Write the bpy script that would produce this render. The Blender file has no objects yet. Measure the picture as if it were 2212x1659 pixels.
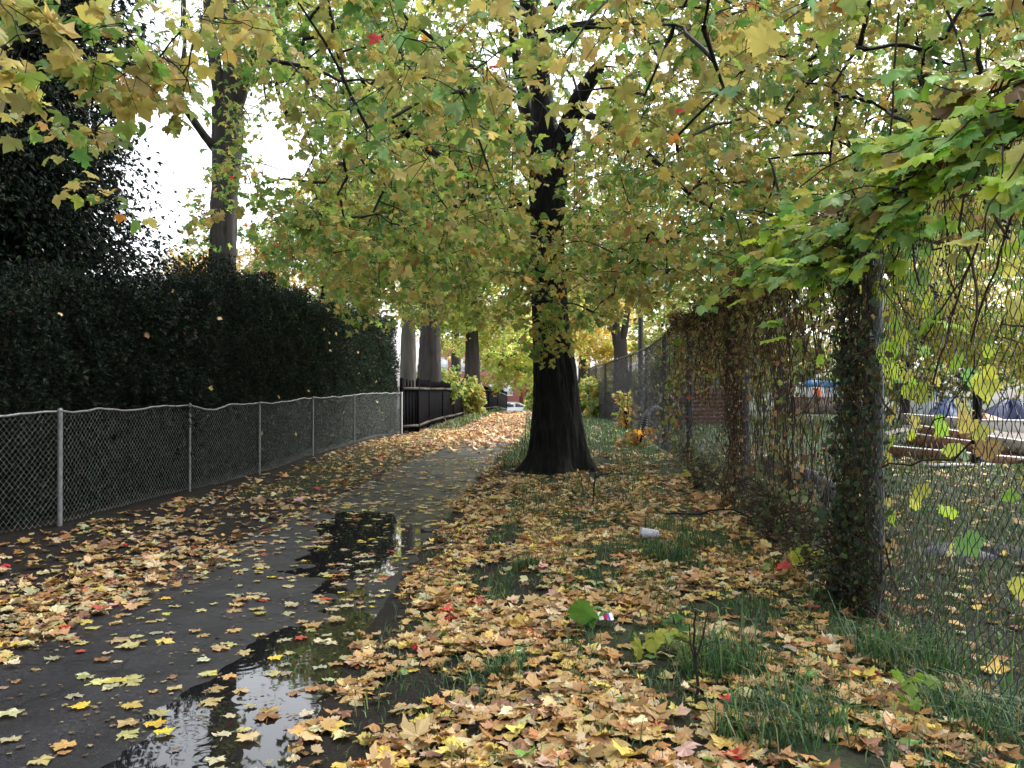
import bpy, math
import numpy as np
from mathutils import Vector
rng = np.random.default_rng(7)
scene = bpy.context.scene
COL = scene.collection
R = math.radians
# ------------------------------------------------------------------ camera
cam = bpy.data.objects.new("camera", bpy.data.cameras.new("camera"))
COL.objects.link(cam)
cam.data.sensor_width = 36.0
cam.data.lens = 36.0 * 885.0 / 1024.0
cam.data.clip_start = 0.05
cam.data.clip_end = 2000.0
cam.location = (0, 0, 1.5)
cam.rotation_euler = (R(90.46), 0, 0)
scene.camera = cam
# ------------------------------------------------------------------ sky, sun, exposure
SUN_EL, SUN_AZ = R(52), R(60)           # azimuth measured from +Y towards +X
world = bpy.data.worlds.new("World")
scene.world = world
world.use_nodes = True
nt = world.node_tree
nt.nodes.clear()
sky = nt.nodes.new("ShaderNodeTexSky")
sky.sky_type = 'NISHITA'
sky.sun_disc = False
sky.sun_elevation = SUN_EL
sky.sun_rotation = SUN_AZ
sky.air_density = 1.0
sky.dust_density = 4.0
hs = nt.nodes.new("ShaderNodeHueSaturation")
hs.inputs["Saturation"].default_value = 0.22
bg = nt.nodes.new("ShaderNodeBackground")
bg.inputs["Strength"].default_value = 0.15
wo = nt.nodes.new("ShaderNodeOutputWorld")
nt.links.new(sky.outputs[0], hs.inputs["Color"])
nt.links.new(hs.outputs[0], bg.inputs["Color"])
nt.links.new(bg.outputs[0], wo.inputs["Surface"])
sun = bpy.data.objects.new("sun", bpy.data.lights.new("sun", 'SUN'))
COL.objects.link(sun)
sun.data.energy = 0.5
sun.data.angle = R(40)
sun.data.color = (1.0, 0.97, 0.92)
sd = Vector((math.sin(SUN_AZ) * math.cos(SUN_EL), math.cos(SUN_AZ) * math.cos(SUN_EL), math.sin(SUN_EL)))
sun.rotation_euler = (-sd).to_track_quat('-Z', 'Y').to_euler()
sun.location = (20, 10, 40)
scene.view_settings.view_transform = 'Standard'
scene.view_settings.look = 'None'
scene.view_settings.exposure = 2.03
scene.view_settings.gamma = 1.0
scene.cycles.max_bounces = 8
scene.cycles.diffuse_bounces = 4
scene.cycles.transmission_bounces = 4
scene.cycles.transparent_max_bounces = 8
scene.cycles.use_denoising = True

# ------------------------------------------------------------------ small tools
F_PX, HZ, CX = 1912.0, 845.0, 1106.0
def at(u, v, y):
    """a point at distance y seen at (u, v) of the 2212 px wide view"""
    return np.array([(u - CX) / F_PX * y, y, 1.5 - (v - HZ) / F_PX * y])
def ss(a, b, x):
    t = np.clip((np.asarray(x, float) - a) / (b - a), 0, 1)
    return t * t * (3 - 2 * t)
_ph = np.random.default_rng(3).uniform(0, 6.28, (8, 3))
_dr = np.random.default_rng(4).normal(0, 1, (8, 2))
_dr /= np.linalg.norm(_dr, axis=1)[:, None]
def noise2(x, y, scale=1.0, seed=0):
    """smooth pseudo-noise about -1..1"""
    x = np.asarray(x, float) / scale; y = np.asarray(y, float) / scale
    o = 0.0
    for i in range(8):
        d = _dr[(i + seed) % 8]; f = 1.0 + 0.55 * i
        o = o + np.sin((x * d[0] + y * d[1]) * f * 2.1 + _ph[(i * 3 + seed) % 8, i % 3] * (1 + seed) + 0.8 * np.sin(x * 0.9 * f - y * 1.3 + seed)) / (1 + 0.35 * i)
    return o / 2.6
def lin(r, g, b):
    c = np.array([r, g, b], float) / 255.0
    return np.where(c <= 0.04045, c / 12.92, ((c + 0.055) / 1.055) ** 2.4)
def nrm(v):
    return v / np.maximum(np.linalg.norm(v, axis=-1, keepdims=True), 1e-9)

# ------------------------------------------------------------------ lie of the land
_ry = [-8, 2, 3.5, 5.8, 8.1, 13.3, 20.4, 27, 51, 63, 110]
_rx = [-.85, -.88, -.9, -.93, -.9, -.74, -.28, .06, .92, 1.3, 2.6]
_ly = [-8, 2, 5.2, 6.2, 7.25, 13.3, 16.8, 22.9, 44, 63, 110]
_lx = [-3.0, -2.95, -3.0, -3.0, -2.85, -2.5, -2.26, -1.76, -1.04, -.36, .6]
xr = lambda y: np.interp(y, _ry, _rx)
xl = lambda y: np.interp(y, _ly, _lx)
def gz(x, y):
    x = np.asarray(x, float); y = np.asarray(y, float)
    z = .15 * ss(12, 28, y) - 1.45 * ss(60, 98, y)
    off = np.maximum(x - xr(y), xl(y) - x)
    m = ss(0.0, .7, off)
    z = z + m * (.045 + .022 * noise2(x, y, .9, 1) + .012 * noise2(x, y, .33, 2))
    z = z + .16 * np.exp(-((x - 1.7) ** 2 + (y - 17.0) ** 2) / 3.0) - .03 * np.exp(-((x - .5) ** 2 + (y - 14.8) ** 2) / 1.2)
    z = z + .10 * ss(.3, 1.5, x - xr(y)) * ss(20, 8, y) * ss(2.6, 1.4, x)
    return z
FL = [(-5.25, 4.0), (-5.2, 8.6), (-4.93, 9.6), (-4.65, 12.7), (-4.42, 15.4), (-4.28, 18.9), (-4.05, 22.6), (-3.42, 27.2)]   # left wire fence
FRt = [(2.12, .9), (2.17, 3.6), (2.32, 5.8), (2.79, 10.8), (3.02, 15.3), (3.42, 20.1), (3.75, 25.0), (3.92, 30), (4.0, 35), (4.02, 40), (4.03, 47)]
xfl = lambda y: np.interp(y, [p[1] for p in FL], [p[0] for p in FL])
xfr = lambda y: np.interp(y, [p[1] for p in FRt], [p[0] for p in FRt])
def dep(x, y):
    a = np.exp(-(((x + 1.17) / .47) ** 2 + ((y - 4.3) / 1.75) ** 2) ** 1.3) * 1.25
    b = np.exp(-(((x + 1.42) / .56) ** 2 + ((y - 8.7) / 1.9) ** 2) ** 1.3) * 1.05
    c = np.exp(-(((x + 1.95) / .35) ** 2 + ((y - 10.4) / .8) ** 2) ** 1.2) * .8
    d = a + b + c + .22 * noise2(x, y, .55, 4) + .12 * noise2(x, y, .2, 5)
    return .020 * np.clip(d - .30, -.3, 1)
WATER_Z = -.004
def path_z(x, y):
    return gz(x, y) + .0016 * noise2(x, y, .12, 3) - np.clip(dep(x, y), -.0012, .02) * ss(13, 11, y)
def surf(x, y):
    on = (x < xr(y)) & (x > xl(y))
    return np.where(on, np.maximum(path_z(x, y), np.where(y < 12, WATER_Z, -9)), gz(x, y))

# ------------------------------------------------------------------ materials
MATS = {}
def mat(name, color=(.5, .5, .5), rough=.6, spec=.4, metal=0.0, noise=None, bump=None, attr=None, transl=0.0, objcol=False, stretch=None, coord='Object'):
    """noise = (scale, colour2, low, high); bump = (scale, strength, distance)"""
    if name in MATS: return MATS[name]
    m = bpy.data.materials.new(name); m.use_nodes = True
    n = m.node_tree; n.nodes.clear()
    out = n.nodes.new("ShaderNodeOutputMaterial")
    p = n.nodes.new("ShaderNodeBsdfPrincipled")
    p.inputs["Roughness"].default_value = rough
    p.inputs["Specular IOR Level"].default_value = spec
    p.inputs["Metallic"].default_value = metal
    p.inputs["Base Color"].default_value = (*color, 1)
    tc = n.nodes.new("ShaderNodeTexCoord")
    vec = tc.outputs[coord]
    if stretch:
        mp = n.nodes.new("ShaderNodeMapping"); mp.inputs["Scale"].default_value = stretch
        n.links.new(vec, mp.inputs["Vector"]); vec = mp.outputs[0]
    csrc = None
    if attr:
        a = n.nodes.new("ShaderNodeAttribute"); a.attribute_name = attr; csrc = a.outputs["Color"]
    if objcol:
        a = n.nodes.new("ShaderNodeObjectInfo"); csrc = a.outputs["Color"]
    if noise:
        t = n.nodes.new("ShaderNodeTexNoise"); t.inputs["Scale"].default_value = noise[0]; t.inputs["Detail"].default_value = 6
        n.links.new(vec, t.inputs["Vector"])
        rp = n.nodes.new("ShaderNodeMapRange"); rp.inputs[1].default_value = noise[2]; rp.inputs[2].default_value = noise[3]
        n.links.new(t.outputs[0], rp.inputs[0])
        mx = n.nodes.new("ShaderNodeMix"); mx.data_type = 'RGBA'
        n.links.new(rp.outputs[0], mx.inputs[0])
        if csrc is not None: n.links.new(csrc, mx.inputs[6])
        else: mx.inputs[6].default_value = (*color, 1)
        mx.inputs[7].default_value = (*noise[1], 1)
        csrc = mx.outputs[2]
    if csrc is not None: n.links.new(csrc, p.inputs["Base Color"])
    if bump:
        t2 = n.nodes.new("ShaderNodeTexNoise"); t2.inputs["Scale"].default_value = bump[0]; t2.inputs["Detail"].default_value = 5
        n.links.new(vec, t2.inputs["Vector"])
        b = n.nodes.new("ShaderNodeBump"); b.inputs["Strength"].default_value = bump[1]; b.inputs["Distance"].default_value = bump[2]
        n.links.new(t2.outputs[0], b.inputs["Height"]); n.links.new(b.outputs[0], p.inputs["Normal"])
    sh = p.outputs[0]
    if transl > 0:
        tr = n.nodes.new("ShaderNodeBsdfTranslucent")
        if csrc is not None: n.links.new(csrc, tr.inputs[0])
        else: tr.inputs[0].default_value = (*color, 1)
        ms = n.nodes.new("ShaderNodeMixShader"); ms.inputs[0].default_value = transl
        n.links.new(sh, ms.inputs[1]); n.links.new(tr.outputs[0], ms.inputs[2]); sh = ms.outputs[0]
    n.links.new(sh, out.inputs[0])
    MATS[name] = m
    return m

M_LEAF = mat("maple_leaf", attr="Col", rough=.45, spec=.4, transl=.55)
M_LITTER = mat("fallen_leaf_litter", attr="Col", rough=.38, spec=.45, transl=.12, noise=(55, (.16, .085, .035), .60, .78))
M_LEAF1 = mat("fallen_leaf", objcol=True, rough=.36, spec=.45, transl=.12, noise=(26, (.2, .11, .045), .55, .78))
M_CEDAR = mat("cedar_sprays", attr="Col", rough=.65, spec=.2, transl=.12)
M_GRASS = mat("grass_blades", attr="Col", rough=.4, spec=.4, transl=.3)
M_VINE = mat("grape_leaves", attr="Col", rough=.38, spec=.45, transl=.5, noise=(30, (.30, .27, .05), .60, .85))
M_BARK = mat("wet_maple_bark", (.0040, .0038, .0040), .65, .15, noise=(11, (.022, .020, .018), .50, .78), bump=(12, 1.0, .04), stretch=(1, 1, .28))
M_BARKG = mat("grey_brown_bark", (.062, .055, .052), .85, .2, noise=(6, (.026, .022, .021), .42, .75), bump=(8, 1.0, .03), stretch=(1, 1, .14))
M_BARKP = mat("pale_bark", (.115, .108, .095), .85, .2, noise=(5, (.07, .062, .055), .4, .75), bump=(9, .6, .02), stretch=(1, 1, .2))
M_TWIG = mat("twig_bark", (.010, .008, .008), .6, .25)
M_TWIGB = mat("dead_vine_bark", (.055, .038, .026), .8, .2, noise=(20, (.025, .018, .014), .4, .7))

# ------------------------------------------------------------------ mesh tools
def add_mesh(name, V, F, m, parent=None, col=None, smooth=False, midx=None, off=None):
    """V (n,3) float, F (k,3|4) int or list of such arrays; col (n,3)"""
    V = np.asarray(V, np.float32)
    Fs = F if isinstance(F, list) else [F]
    if parent is not None and off is None:
        off = np.array(parent["_o"]) if "_o" in parent else np.zeros(3)
    if off is None: off = np.zeros(3)
    V = V - np.asarray(off, np.float32)
    me = bpy.data.meshes.new(name)
    me.vertices.add(len(V)); me.vertices.foreach_set("co", V.ravel())
    lt = np.concatenate([np.full(len(f), f.shape[1], np.int32) for f in Fs])
    lv = np.concatenate([f.astype(np.int32).ravel() for f in Fs])
    ls = np.concatenate([[0], np.cumsum(lt)[:-1]]).astype(np.int32)
    me.loops.add(len(lv)); me.loops.foreach_set("vertex_index", lv)
    me.polygons.add(len(lt)); me.polygons.foreach_set("loop_start", ls); me.polygons.foreach_set("loop_total", lt)
    for mm in (m if isinstance(m, (list, tuple)) else [m]): me.materials.append(mm)
    if midx is not None: me.polygons.foreach_set("material_index", np.asarray(midx, np.int32))
    if smooth: me.polygons.foreach_set("use_smooth", np.ones(len(lt), bool))
    if col is not None:
        a = me.color_attributes.new("Col", 'FLOAT_COLOR', 'POINT')
        c = np.ones((len(V), 4), np.float32); c[:, :3] = col
        a.data.foreach_set("color", c.ravel())
    me.update(calc_edges=True); me.validate()
    o = bpy.data.objects.new(name, me); COL.objects.link(o)
    if parent is not None:
        o.parent = parent
        o["_o"] = [float(c) for c in off]
    else:
        o.location = [float(c) for c in off]
        o["_o"] = [float(c) for c in off]
    return o
def thing(name, label, cat, loc, group=None):
    o = bpy.data.objects.new(name, None); COL.objects.link(o)
    o.location = [float(c) for c in loc]; o["_o"] = [float(c) for c in loc]
    o.empty_display_size = .2
    o["label"] = label; o["category"] = cat
    if group: o["group"] = group
    return o
def tag(o, label=None, cat=None, group=None, kind=None):
    if label: o["label"] = label
    if cat: o["category"] = cat
    if group: o["group"] = group
    if kind: o["kind"] = kind
    return o
class Acc:
    """collects geometry for one mesh"""
    def __init__(s): s.V = []; s.T = []; s.Q = []; s.C = []; s.n = 0; s.mt = []; s.mq = []
    def add(s, V, F, c=None, mi=0):
        V = np.asarray(V, float).reshape(-1, 3); F = np.asarray(F, int)
        if len(F) == 0: return s
        if F.shape[1] == 3: s.T.append(F + s.n); s.mt.append(np.full(len(F), mi))
        else: s.Q.append(F + s.n); s.mq.append(np.full(len(F), mi))
        s.V.append(V); s.n += len(V)
        if c is None: c = np.full((len(V), 3), .5)
        s.C.append(np.broadcast_to(np.asarray(c, float), (len(V), 3)))
        return s
    def box(s, lo, hi, c=None, mi=0, rot=0.0, piv=None):
        x0, y0, z0 = lo; x1, y1, z1 = hi
        V = np.array([(x0, y0, z0), (x1, y0, z0), (x1, y1, z0), (x0, y1, z0), (x0, y0, z1), (x1, y0, z1), (x1, y1, z1), (x0, y1, z1)], float)
        if rot:
            p = np.array(piv if piv is not None else [(x0 + x1) / 2, (y0 + y1) / 2, 0], float)
            cs, sn = math.cos(rot), math.sin(rot); W = V - p
            V = np.stack([W[:, 0] * cs - W[:, 1] * sn, W[:, 0] * sn + W[:, 1] * cs, W[:, 2]], 1) + p
        return s.add(V, [(0, 3, 2, 1), (4, 5, 6, 7), (0, 1, 5, 4), (1, 2, 6, 5), (2, 3, 7, 6), (3, 0, 4, 7)], c, mi)
    def beam(s, a, b, w, h, c=None, mi=0):
        """a square-cut bar from a to b, w across, h high"""
        a = np.array(a, float); b = np.array(b, float); t = nrm(b - a)
        up = np.array([0, 0, 1.]) if abs(t[2]) < .9 else np.array([0, 1., 0])
        sx = nrm(np.cross(t, up)); sz = np.cross(sx, t)
        V = [p + i * w / 2 * sx + j * h / 2 * sz for p in (a, b) for i, j in ((-1, -1), (1, -1), (1, 1), (-1, 1))]
        return s.add(V, [(0, 3, 2, 1), (4, 5, 6, 7), (0, 1, 5, 4), (1, 2, 6, 5), (2, 3, 7, 6), (3, 0, 4, 7)], c, mi)
    def tube(s, P, r, sides=8, c=None, mi=0, caps=True):
        P = np.asarray(P, float); r = np.broadcast_to(np.asarray(r, float), (len(P),))
        V, F = tubes(P[None], r[None], sides)
        s.add(V, F, c, mi)
        if caps:
            n = len(P)
            for k in (0, n - 1):
                ring = V[k * sides:(k + 1) * sides]
                s.add(np.vstack([ring, P[k]]), [(i, (i + 1) % sides, sides) for i in range(sides)], c, mi)
        return s
    def ball(s, p, r, c=None, mi=0, n=6):
        th = np.linspace(0, math.pi, n + 1)[1:-1]; ph = np.arange(2 * n) * math.pi / n
        V = [(0, 0, 1)] + [(math.sin(t) * math.cos(f), math.sin(t) * math.sin(f), math.cos(t)) for t in th for f in ph] + [(0, 0, -1)]
        V = np.array(V) * r + np.asarray(p); m = 2 * n; F = []
        for j in range(m): F.append((0, 1 + j, 1 + (j + 1) % m))
        for i in range(len(th) - 1):
            for j in range(m):
                a, b = 1 + i * m + j, 1 + i * m + (j + 1) % m
                F.append((a, a + m, b + m)); F.append((a, b + m, b))
        L = len(V) - 1; o = 1 + (len(th) - 1) * m
        for j in range(m): F.append((L, o + (j + 1) % m, o + j))
        return s.add(V, F, c, mi)
    def build(s, name, m, parent=None, smooth=False, color=False, off=None):
        V = np.vstack(s.V); Fs = []; mi = []
        if s.T: Fs.append(np.vstack(s.T)); mi.append(np.concatenate(s.mt))
        if s.Q: Fs.append(np.vstack(s.Q)); mi.append(np.concatenate(s.mq))
        return add_mesh(name, V, Fs, m, parent, np.vstack(s.C) if color else None, smooth, np.concatenate(mi), off)
def tubes(P, Rr, sides=3):
    """many tubes of equal point count. P (N,k,3), Rr (N,k)"""
    P = np.asarray(P, float); N, k, _ = P.shape
    T = np.empty_like(P); T[:, 1:-1] = P[:, 2:] - P[:, :-2]; T[:, 0] = P[:, 1] - P[:, 0]; T[:, -1] = P[:, -1] - P[:, -2]
    T = nrm(T)
    ax = np.where(np.abs(T[:, :1, 2:3]) < .85, np.array([0, 0, 1.]), np.array([.8, .6, 0]))
    ax = np.broadcast_to(ax, P.shape)
    A = nrm(np.cross(T, ax)); B = np.cross(T, A)
    an = np.arange(sides) * 2 * math.pi / sides
    V = P[:, :, None] + Rr[:, :, None, None] * (A[:, :, None] * np.cos(an)[None, None, :, None] + B[:, :, None] * np.sin(an)[None, None, :, None])
    i = np.arange(k - 1)[:, None] * sides; j = np.arange(sides)[None]
    q = np.stack([i + j, i + (j + 1) % sides, i + sides + (j + 1) % sides, i + sides + j], -1).reshape(-1, 4)
    F = (q[None] + (np.arange(N) * k * sides)[:, None, None]).reshape(-1, 4)
    return V.reshape(-1, 3), F
def stamp(TV, TF, pos, X, Y, Z, sc):
    """copies a template: TV (k,3) -> N copies with axes X, Y, Z and scale"""
    V = pos[:, None] + sc[:, None, None] * (TV[None, :, 0:1] * X[:, None] + TV[None, :, 1:2] * Y[:, None] + TV[None, :, 2:3] * Z[:, None])
    F = TF[None] + (np.arange(len(pos)) * len(TV))[:, None, None]
    return V.reshape(-1, 3), F.reshape(-1, TF.shape[1])
def frames(tip, nor):
    """axes with Y along tip and Z near nor"""
    Y = nrm(tip); X = nrm(np.cross(Y, nor)); Z = np.cross(X, Y)
    return X, Y, Z

# ------------------------------------------------------------------ leaf shapes
_half = [(.13, -.06), (.32, -.13), (.35, .02), (.52, .12), (.49, .21), (.64, .38), (.49, .40), (.45, .50), (.28, .43), (.32, .62), (.17, .68)]
def leaf_shape(kind, curl=0.0, fold=0.15, seed=0, stalk=True):
    r = np.random.default_rng(seed)
    if kind == 'maple': h = _half; tip = (0, .95); c = (0, .27)
    elif kind == 'maple_lo': h = [(.33, -.13), (.28, .07), (.63, .40), (.22, .42)]; tip = (0, .95); c = (0, .27)
    elif kind == 'grape': h = [(.14, -.13), (.32, -.14), (.42, -.02), (.50, .04), (.47, .14), (.56, .22), (.50, .30), (.55, .40), (.42, .46), (.44, .56), (.28, .60), (.24, .70), (.10, .78)]; tip = (0, .90); c = (0, .22)
    elif kind == 'kite': h = [(.42, .35)]; tip = (0, .95); c = (0, .38)
    out = [(0, 0)] + list(h) + [tip] + [(-x, y) for x, y in h[::-1]]
    P = np.array(out, float)
    P[1:] += r.normal(0, .028, P[1:].shape) if kind != 'kite' else 0
    if kind != 'kite': P = P * np.array([r.uniform(.82, 1.12), r.uniform(.9, 1.08)]) + np.array([.10, 0]) * r.normal(0, 1) * P[:, 1:2] ** 2
    P = np.vstack([P, c])
    x, y = P[:, 0], P[:, 1]
    z = fold * np.abs(x) - curl * ((x * 1.3) ** 2 + (y - .35) ** 2) * 1.1
    if kind != 'kite': z = z + r.normal(0, .035 + .05 * abs(curl), len(P))
    V = np.column_stack([x, y - .0, z])
    n = len(out)
    F = np.array([(n, i, (i + 1) % n) for i in range(n)])
    sh = np.ones(len(V)); sh[-1] = .92
    if stalk:
        k = len(V)
        b = r.uniform(-.15, .15)
        V = np.vstack([V, [(-.012, .02, 0), (.012, .02, 0), (b + .01, -.38, -.05 - .15 * r.random()), (b - .01, -.38, -.05)]])
        F = np.vstack([F, [(k, k + 2, k + 1), (k, k + 3, k + 2)]])
        sh = np.concatenate([sh, [.7] * 4])
    return V, F, sh
def scatter_leaves(A, kinds, pos, tip, nor, size, cols, mi=0):
    """adds leaves to accumulator A, drawing on several shapes"""
    which = rng.integers(0, len(kinds), len(pos))
    for k, (TV, TF, sh) in enumerate(kinds):
        s = which == k
        if not s.any(): continue
        X, Y, Z = frames(tip[s], nor[s])
        V, F = stamp(TV, TF, pos[s], X, Y, Z, size[s])
        C = (cols[s][:, None] * sh[None, :, None]).reshape(-1, 3)
        A.add(V, F, C, mi)
def pick(pal, w, n, jit=.18):
    pal = np.array(pal, float); w = np.array(w, float); w /= w.sum()
    c = pal[rng.choice(len(pal), n, p=w)]
    c = c * np.exp(rng.normal(0, jit, (n, 1))) * np.exp(rng.normal(0, jit * .4, (n, 3)))
    return np.clip(c, .003, .85)
MAPLE_HI = [leaf_shape('maple', [.1, .25, .45, .7, .15, -.3, .9, .35][i], [.05, .2, .1, .35, -.2, .15, .5, .25][i], i) for i in range(8)]
MAPLE_LO = [leaf_shape('maple_lo', .1 + .15 * i, .1 + .1 * i, 20 + i, False) for i in range(3)]
KITE = [leaf_shape('kite', .3 * i, .15, 40 + i, False) for i in range(2)]
GRAPE = [leaf_shape('grape', .12 + .12 * i, .12 * (i % 3), 60 + i) for i in range(5)]
LITTER = [leaf_shape('maple', [-.12, .2, .08, .40, -.3, .14, -.4, .1, .6][i], [.03, .1, .05, .2, .14, -.1, .22, .06, -.3][i], 80 + i) for i in range(9)]
FLAT = [leaf_shape('maple', [.08, -.06, .12, -.12, .2, .04][i], [.02, .06, .03, .05, .1, .02][i], 100 + i) for i in range(6)]

# ------------------------------------------------------------------ trees
def resample(P, R0, step):
    P = np.asarray(P, float); d = np.concatenate([[0], np.cumsum(np.linalg.norm(np.diff(P, axis=0), axis=1))])
    n = max(2, int(d[-1] / step) + 1); t = np.linspace(0, d[-1], n)
    # smooth (Catmull-like) by averaging linear interpolation
    Q = np.column_stack([np.interp(t, d, P[:, i]) for i in range(3)])
    for _ in range(2): Q[1:-1] = .25 * Q[:-2] + .5 * Q[1:-1] + .25 * Q[2:]
    return Q, np.interp(t, d, R0)
def trunk_mesh(name, P, Rr, m, parent, sides=28, step=.12, flute=.10, rough=.05, seed=0, roots=0.0, ridge=0.0):
    Q, r = resample(P, Rr, step)
    k = len(Q); V, F = tubes(Q[None], r[None], sides)
    V = V.reshape(k, sides, 3)
    th = np.arange(sides) * 2 * math.pi / sides
    s = np.cumsum(np.concatenate([[0], np.linalg.norm(np.diff(Q, axis=0), axis=1)]))
    g = np.random.default_rng(seed); amp = np.zeros((k, sides))
    for f in range(2, 9):
        amp += flute * g.normal(0, .5) / f ** .5 * np.cos(f * th[None] + g.uniform(0, 6.28) + .35 * np.sin(s[:, None] * .8 + f))
    amp += rough * g.normal(0, .6, (k, sides))
    if ridge:
        wob = np.cumsum(g.normal(0, .22, k)); wob2 = np.cumsum(g.normal(0, .26, k))
        amp += ridge * (np.abs(np.sin(9.5 * th[None] + wob[:, None] + .6 * np.sin(3 * th)[None])) + .7 * np.abs(np.sin(16 * th[None] + wob2[:, None])) - .9)
    if ridge:
        for q in range(150):
            a0, s0 = g.uniform(0, 6.28), g.uniform(0, s[-1]); dth = np.angle(np.exp(1j * (th[None] - a0)))
            amp += g.normal(0, .035) * np.exp(-(dth / g.uniform(.08, .3)) ** 2 - ((s[:, None] - s0) / g.uniform(.1, .5)) ** 2)
    if roots:
        for q in range(7):
            a0 = q * .9 + g.uniform(-.25, .25); dth = np.angle(np.exp(1j * (th[None] - a0)))
            amp += roots * g.uniform(.15, 1.0) * np.exp(-s / g.uniform(.16, .42))[:, None] * np.exp(-(dth / g.uniform(.2, .38)) ** 2)
    V = Q[:, None] + (V - Q[:, None]) * (1 + amp)[..., None]
    A = Acc().add(V.reshape(-1, 3), F)
    A.add(np.vstack([V[-1], Q[-1] + (Q[-1] - Q[-2]) * .3]), [(i, (i + 1) % sides, sides) for i in range(sides)])
    return A.build(name, m, parent, smooth=True)
def grow(limb_nodes, attr, step_n=6, bow=.06, jit=.05, r_tip=.0035, r_pow=.5, r_max=.05):
    """joins every spray centre to the nearest wood already grown. returns tube points and radii"""
    attr = np.asarray(attr)
    nodes = np.array(limb_nodes); own = -np.ones(len(nodes), int)
    d0 = np.array([np.min(np.linalg.norm(nodes - a, axis=1)) for a in attr])
    order = np.argsort(d0)
    cap = len(nodes) + len(attr) * step_n
    NP = np.empty((cap, 3)); NP[:len(nodes)] = nodes; NO = -np.ones(cap, int); n = len(nodes)
    paths = []; par = []; idx_of = {}
    for j, ai in enumerate(order):
        a = attr[ai]
        dd = np.linalg.norm(NP[:n] - a, axis=1)
        b = int(np.argmin(dd)); p0 = NP[b]; L = dd[b]
        t = np.linspace(0, 1, step_n)[:, None]
        P = p0 + (a - p0) * t
        P = P + np.array([0, 0, 1.]) * bow * L * (4 * t * (1 - t))
        P[1:-1] += rng.normal(0, jit, (step_n - 2, 3)) * min(L, 1.0)
        P[1:-1] = .5 * P[1:-1] + .25 * (P[:-2] + P[2:])
        paths.append(P); par.append(NO[b])
        NP[n:n + step_n - 1] = P[1:]; NO[n:n + step_n - 1] = j; n += step_n - 1
    cnt = np.ones(len(paths))
    for j in range(len(paths) - 1, -1, -1):
        if par[j] >= 0: cnt[par[j]] += cnt[j]
    r0 = np.minimum(r_tip * cnt ** r_pow * 1.3, r_max)
    P = np.array(paths); t = np.linspace(0, 1, step_n)
    Rr = r0[:, None] * (1 - t) + np.maximum(r_tip, r0 * .55)[:, None] * t
    return P, Rr, order
def spray_leaves(centres, n_per, spread, size, cols_fn, A, kinds, twigs=True, droop=.8, petiole=.05, twig_r=.0022, mi_leaf=0, mi_twig=1, flat=.55):
    """short twigs round each centre, with leaves along them"""
    N = len(centres); nt = 3
    d = rng.normal(0, 1, (N, nt, 3)); d[..., 2] = d[..., 2] * .55 - .25
    d = nrm(d) * (spread * rng.uniform(.6, 1.25, (N, nt, 1)))
    P0 = np.repeat(centres[:, None], nt, 1); P2 = P0 + d; P2[..., 2] -= spread * .18
    P1 = P0 + d * .5 + rng.normal(0, spread * .07, d.shape)
    if twigs:
        PT = np.stack([P0, P1, P2], 2).reshape(-1, 3, 3)
        V, F = tubes(PT, np.broadcast_to(np.array([twig_r * 1.6, twig_r * 1.2, twig_r * .8]), (len(PT), 3)), 3)
        A.add(V, F, np.full((len(V), 3), .02), mi_twig)
    L = N * n_per
    ci = np.repeat(np.arange(N), n_per); ti = rng.integers(0, nt, L); t = rng.uniform(.25, 1.08, L)[:, None]
    base = P0[ci, ti] * (1 - t) + P2[ci, ti] * t
    hz = rng.normal(0, 1, (L, 3)); hz[:, 2] = 0; hz = nrm(hz)
    out = nrm(d[ci, ti])
    tip = nrm(hz * 1.0 + out * .5 + np.array([0, 0, -1.]) * (droop * rng.uniform(.0, 1.7, (L, 1))))
    nor = np.array([0, 0, 1.]) * flat + rng.normal(0, .45, (L, 3))
    base = base + tip * petiole * rng.uniform(.4, 1.3, (L, 1)) + rng.normal(0, spread * .12, (L, 3))
    sz = size * np.exp(rng.normal(0, .22, L))
    scatter_leaves(A, kinds, base, tip, nor, sz, cols_fn(ci, base), mi_leaf)
OLIVE, YEL, GRN, LGRN, TEAL, RED, ORG, BRN = (.43, .385, .115), (.58, .46, .13), (.15, .28, .06), (.32, .42, .09), (.18, .33, .13), (.62, .06, .08), (.60, .27, .06), (.34, .19, .07)
def palette_fn(centres, w, gain=1.0, jit=.16, xgreen=False):
    pal = [OLIVE, YEL, GRN, LGRN, TEAL, RED, ORG, BRN]
    base = rng.random(len(centres))
    def fn(ci, pos):
        n = len(pos); W = np.tile(np.array(w, float), (n, 1))
        k = base[ci]
        W[:, 2] *= np.where(k < .3, 3.6, .25); W[:, 4] *= np.where(k < .3, 3.6, .25); W[:, 0] *= np.where(k < .3, .35, 1.3); W[:, 1] *= np.where(k > .8, 3.0, .6)
        if xgreen: W[:, [2, 3]] *= (1 + 1.6 * ss(2.5, -2.5, pos[:, 0]))[:, None]; W[:, 4] *= 1 + 1.2 * ss(1.0, 5.0, pos[:, 0])
        W /= W.sum(1, keepdims=True); c = (np.cumsum(W, 1) > rng.random((n, 1))).argmax(1)
        col = np.array(pal)[c] * np.exp(rng.normal(0, jit, (n, 1))) * np.exp(rng.normal(0, .07, (n, 3)))
        return np.clip(col * gain, .004, .85)  # raised gain puts the far crowns' luminous glow into leaf colour
    return fn
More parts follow.
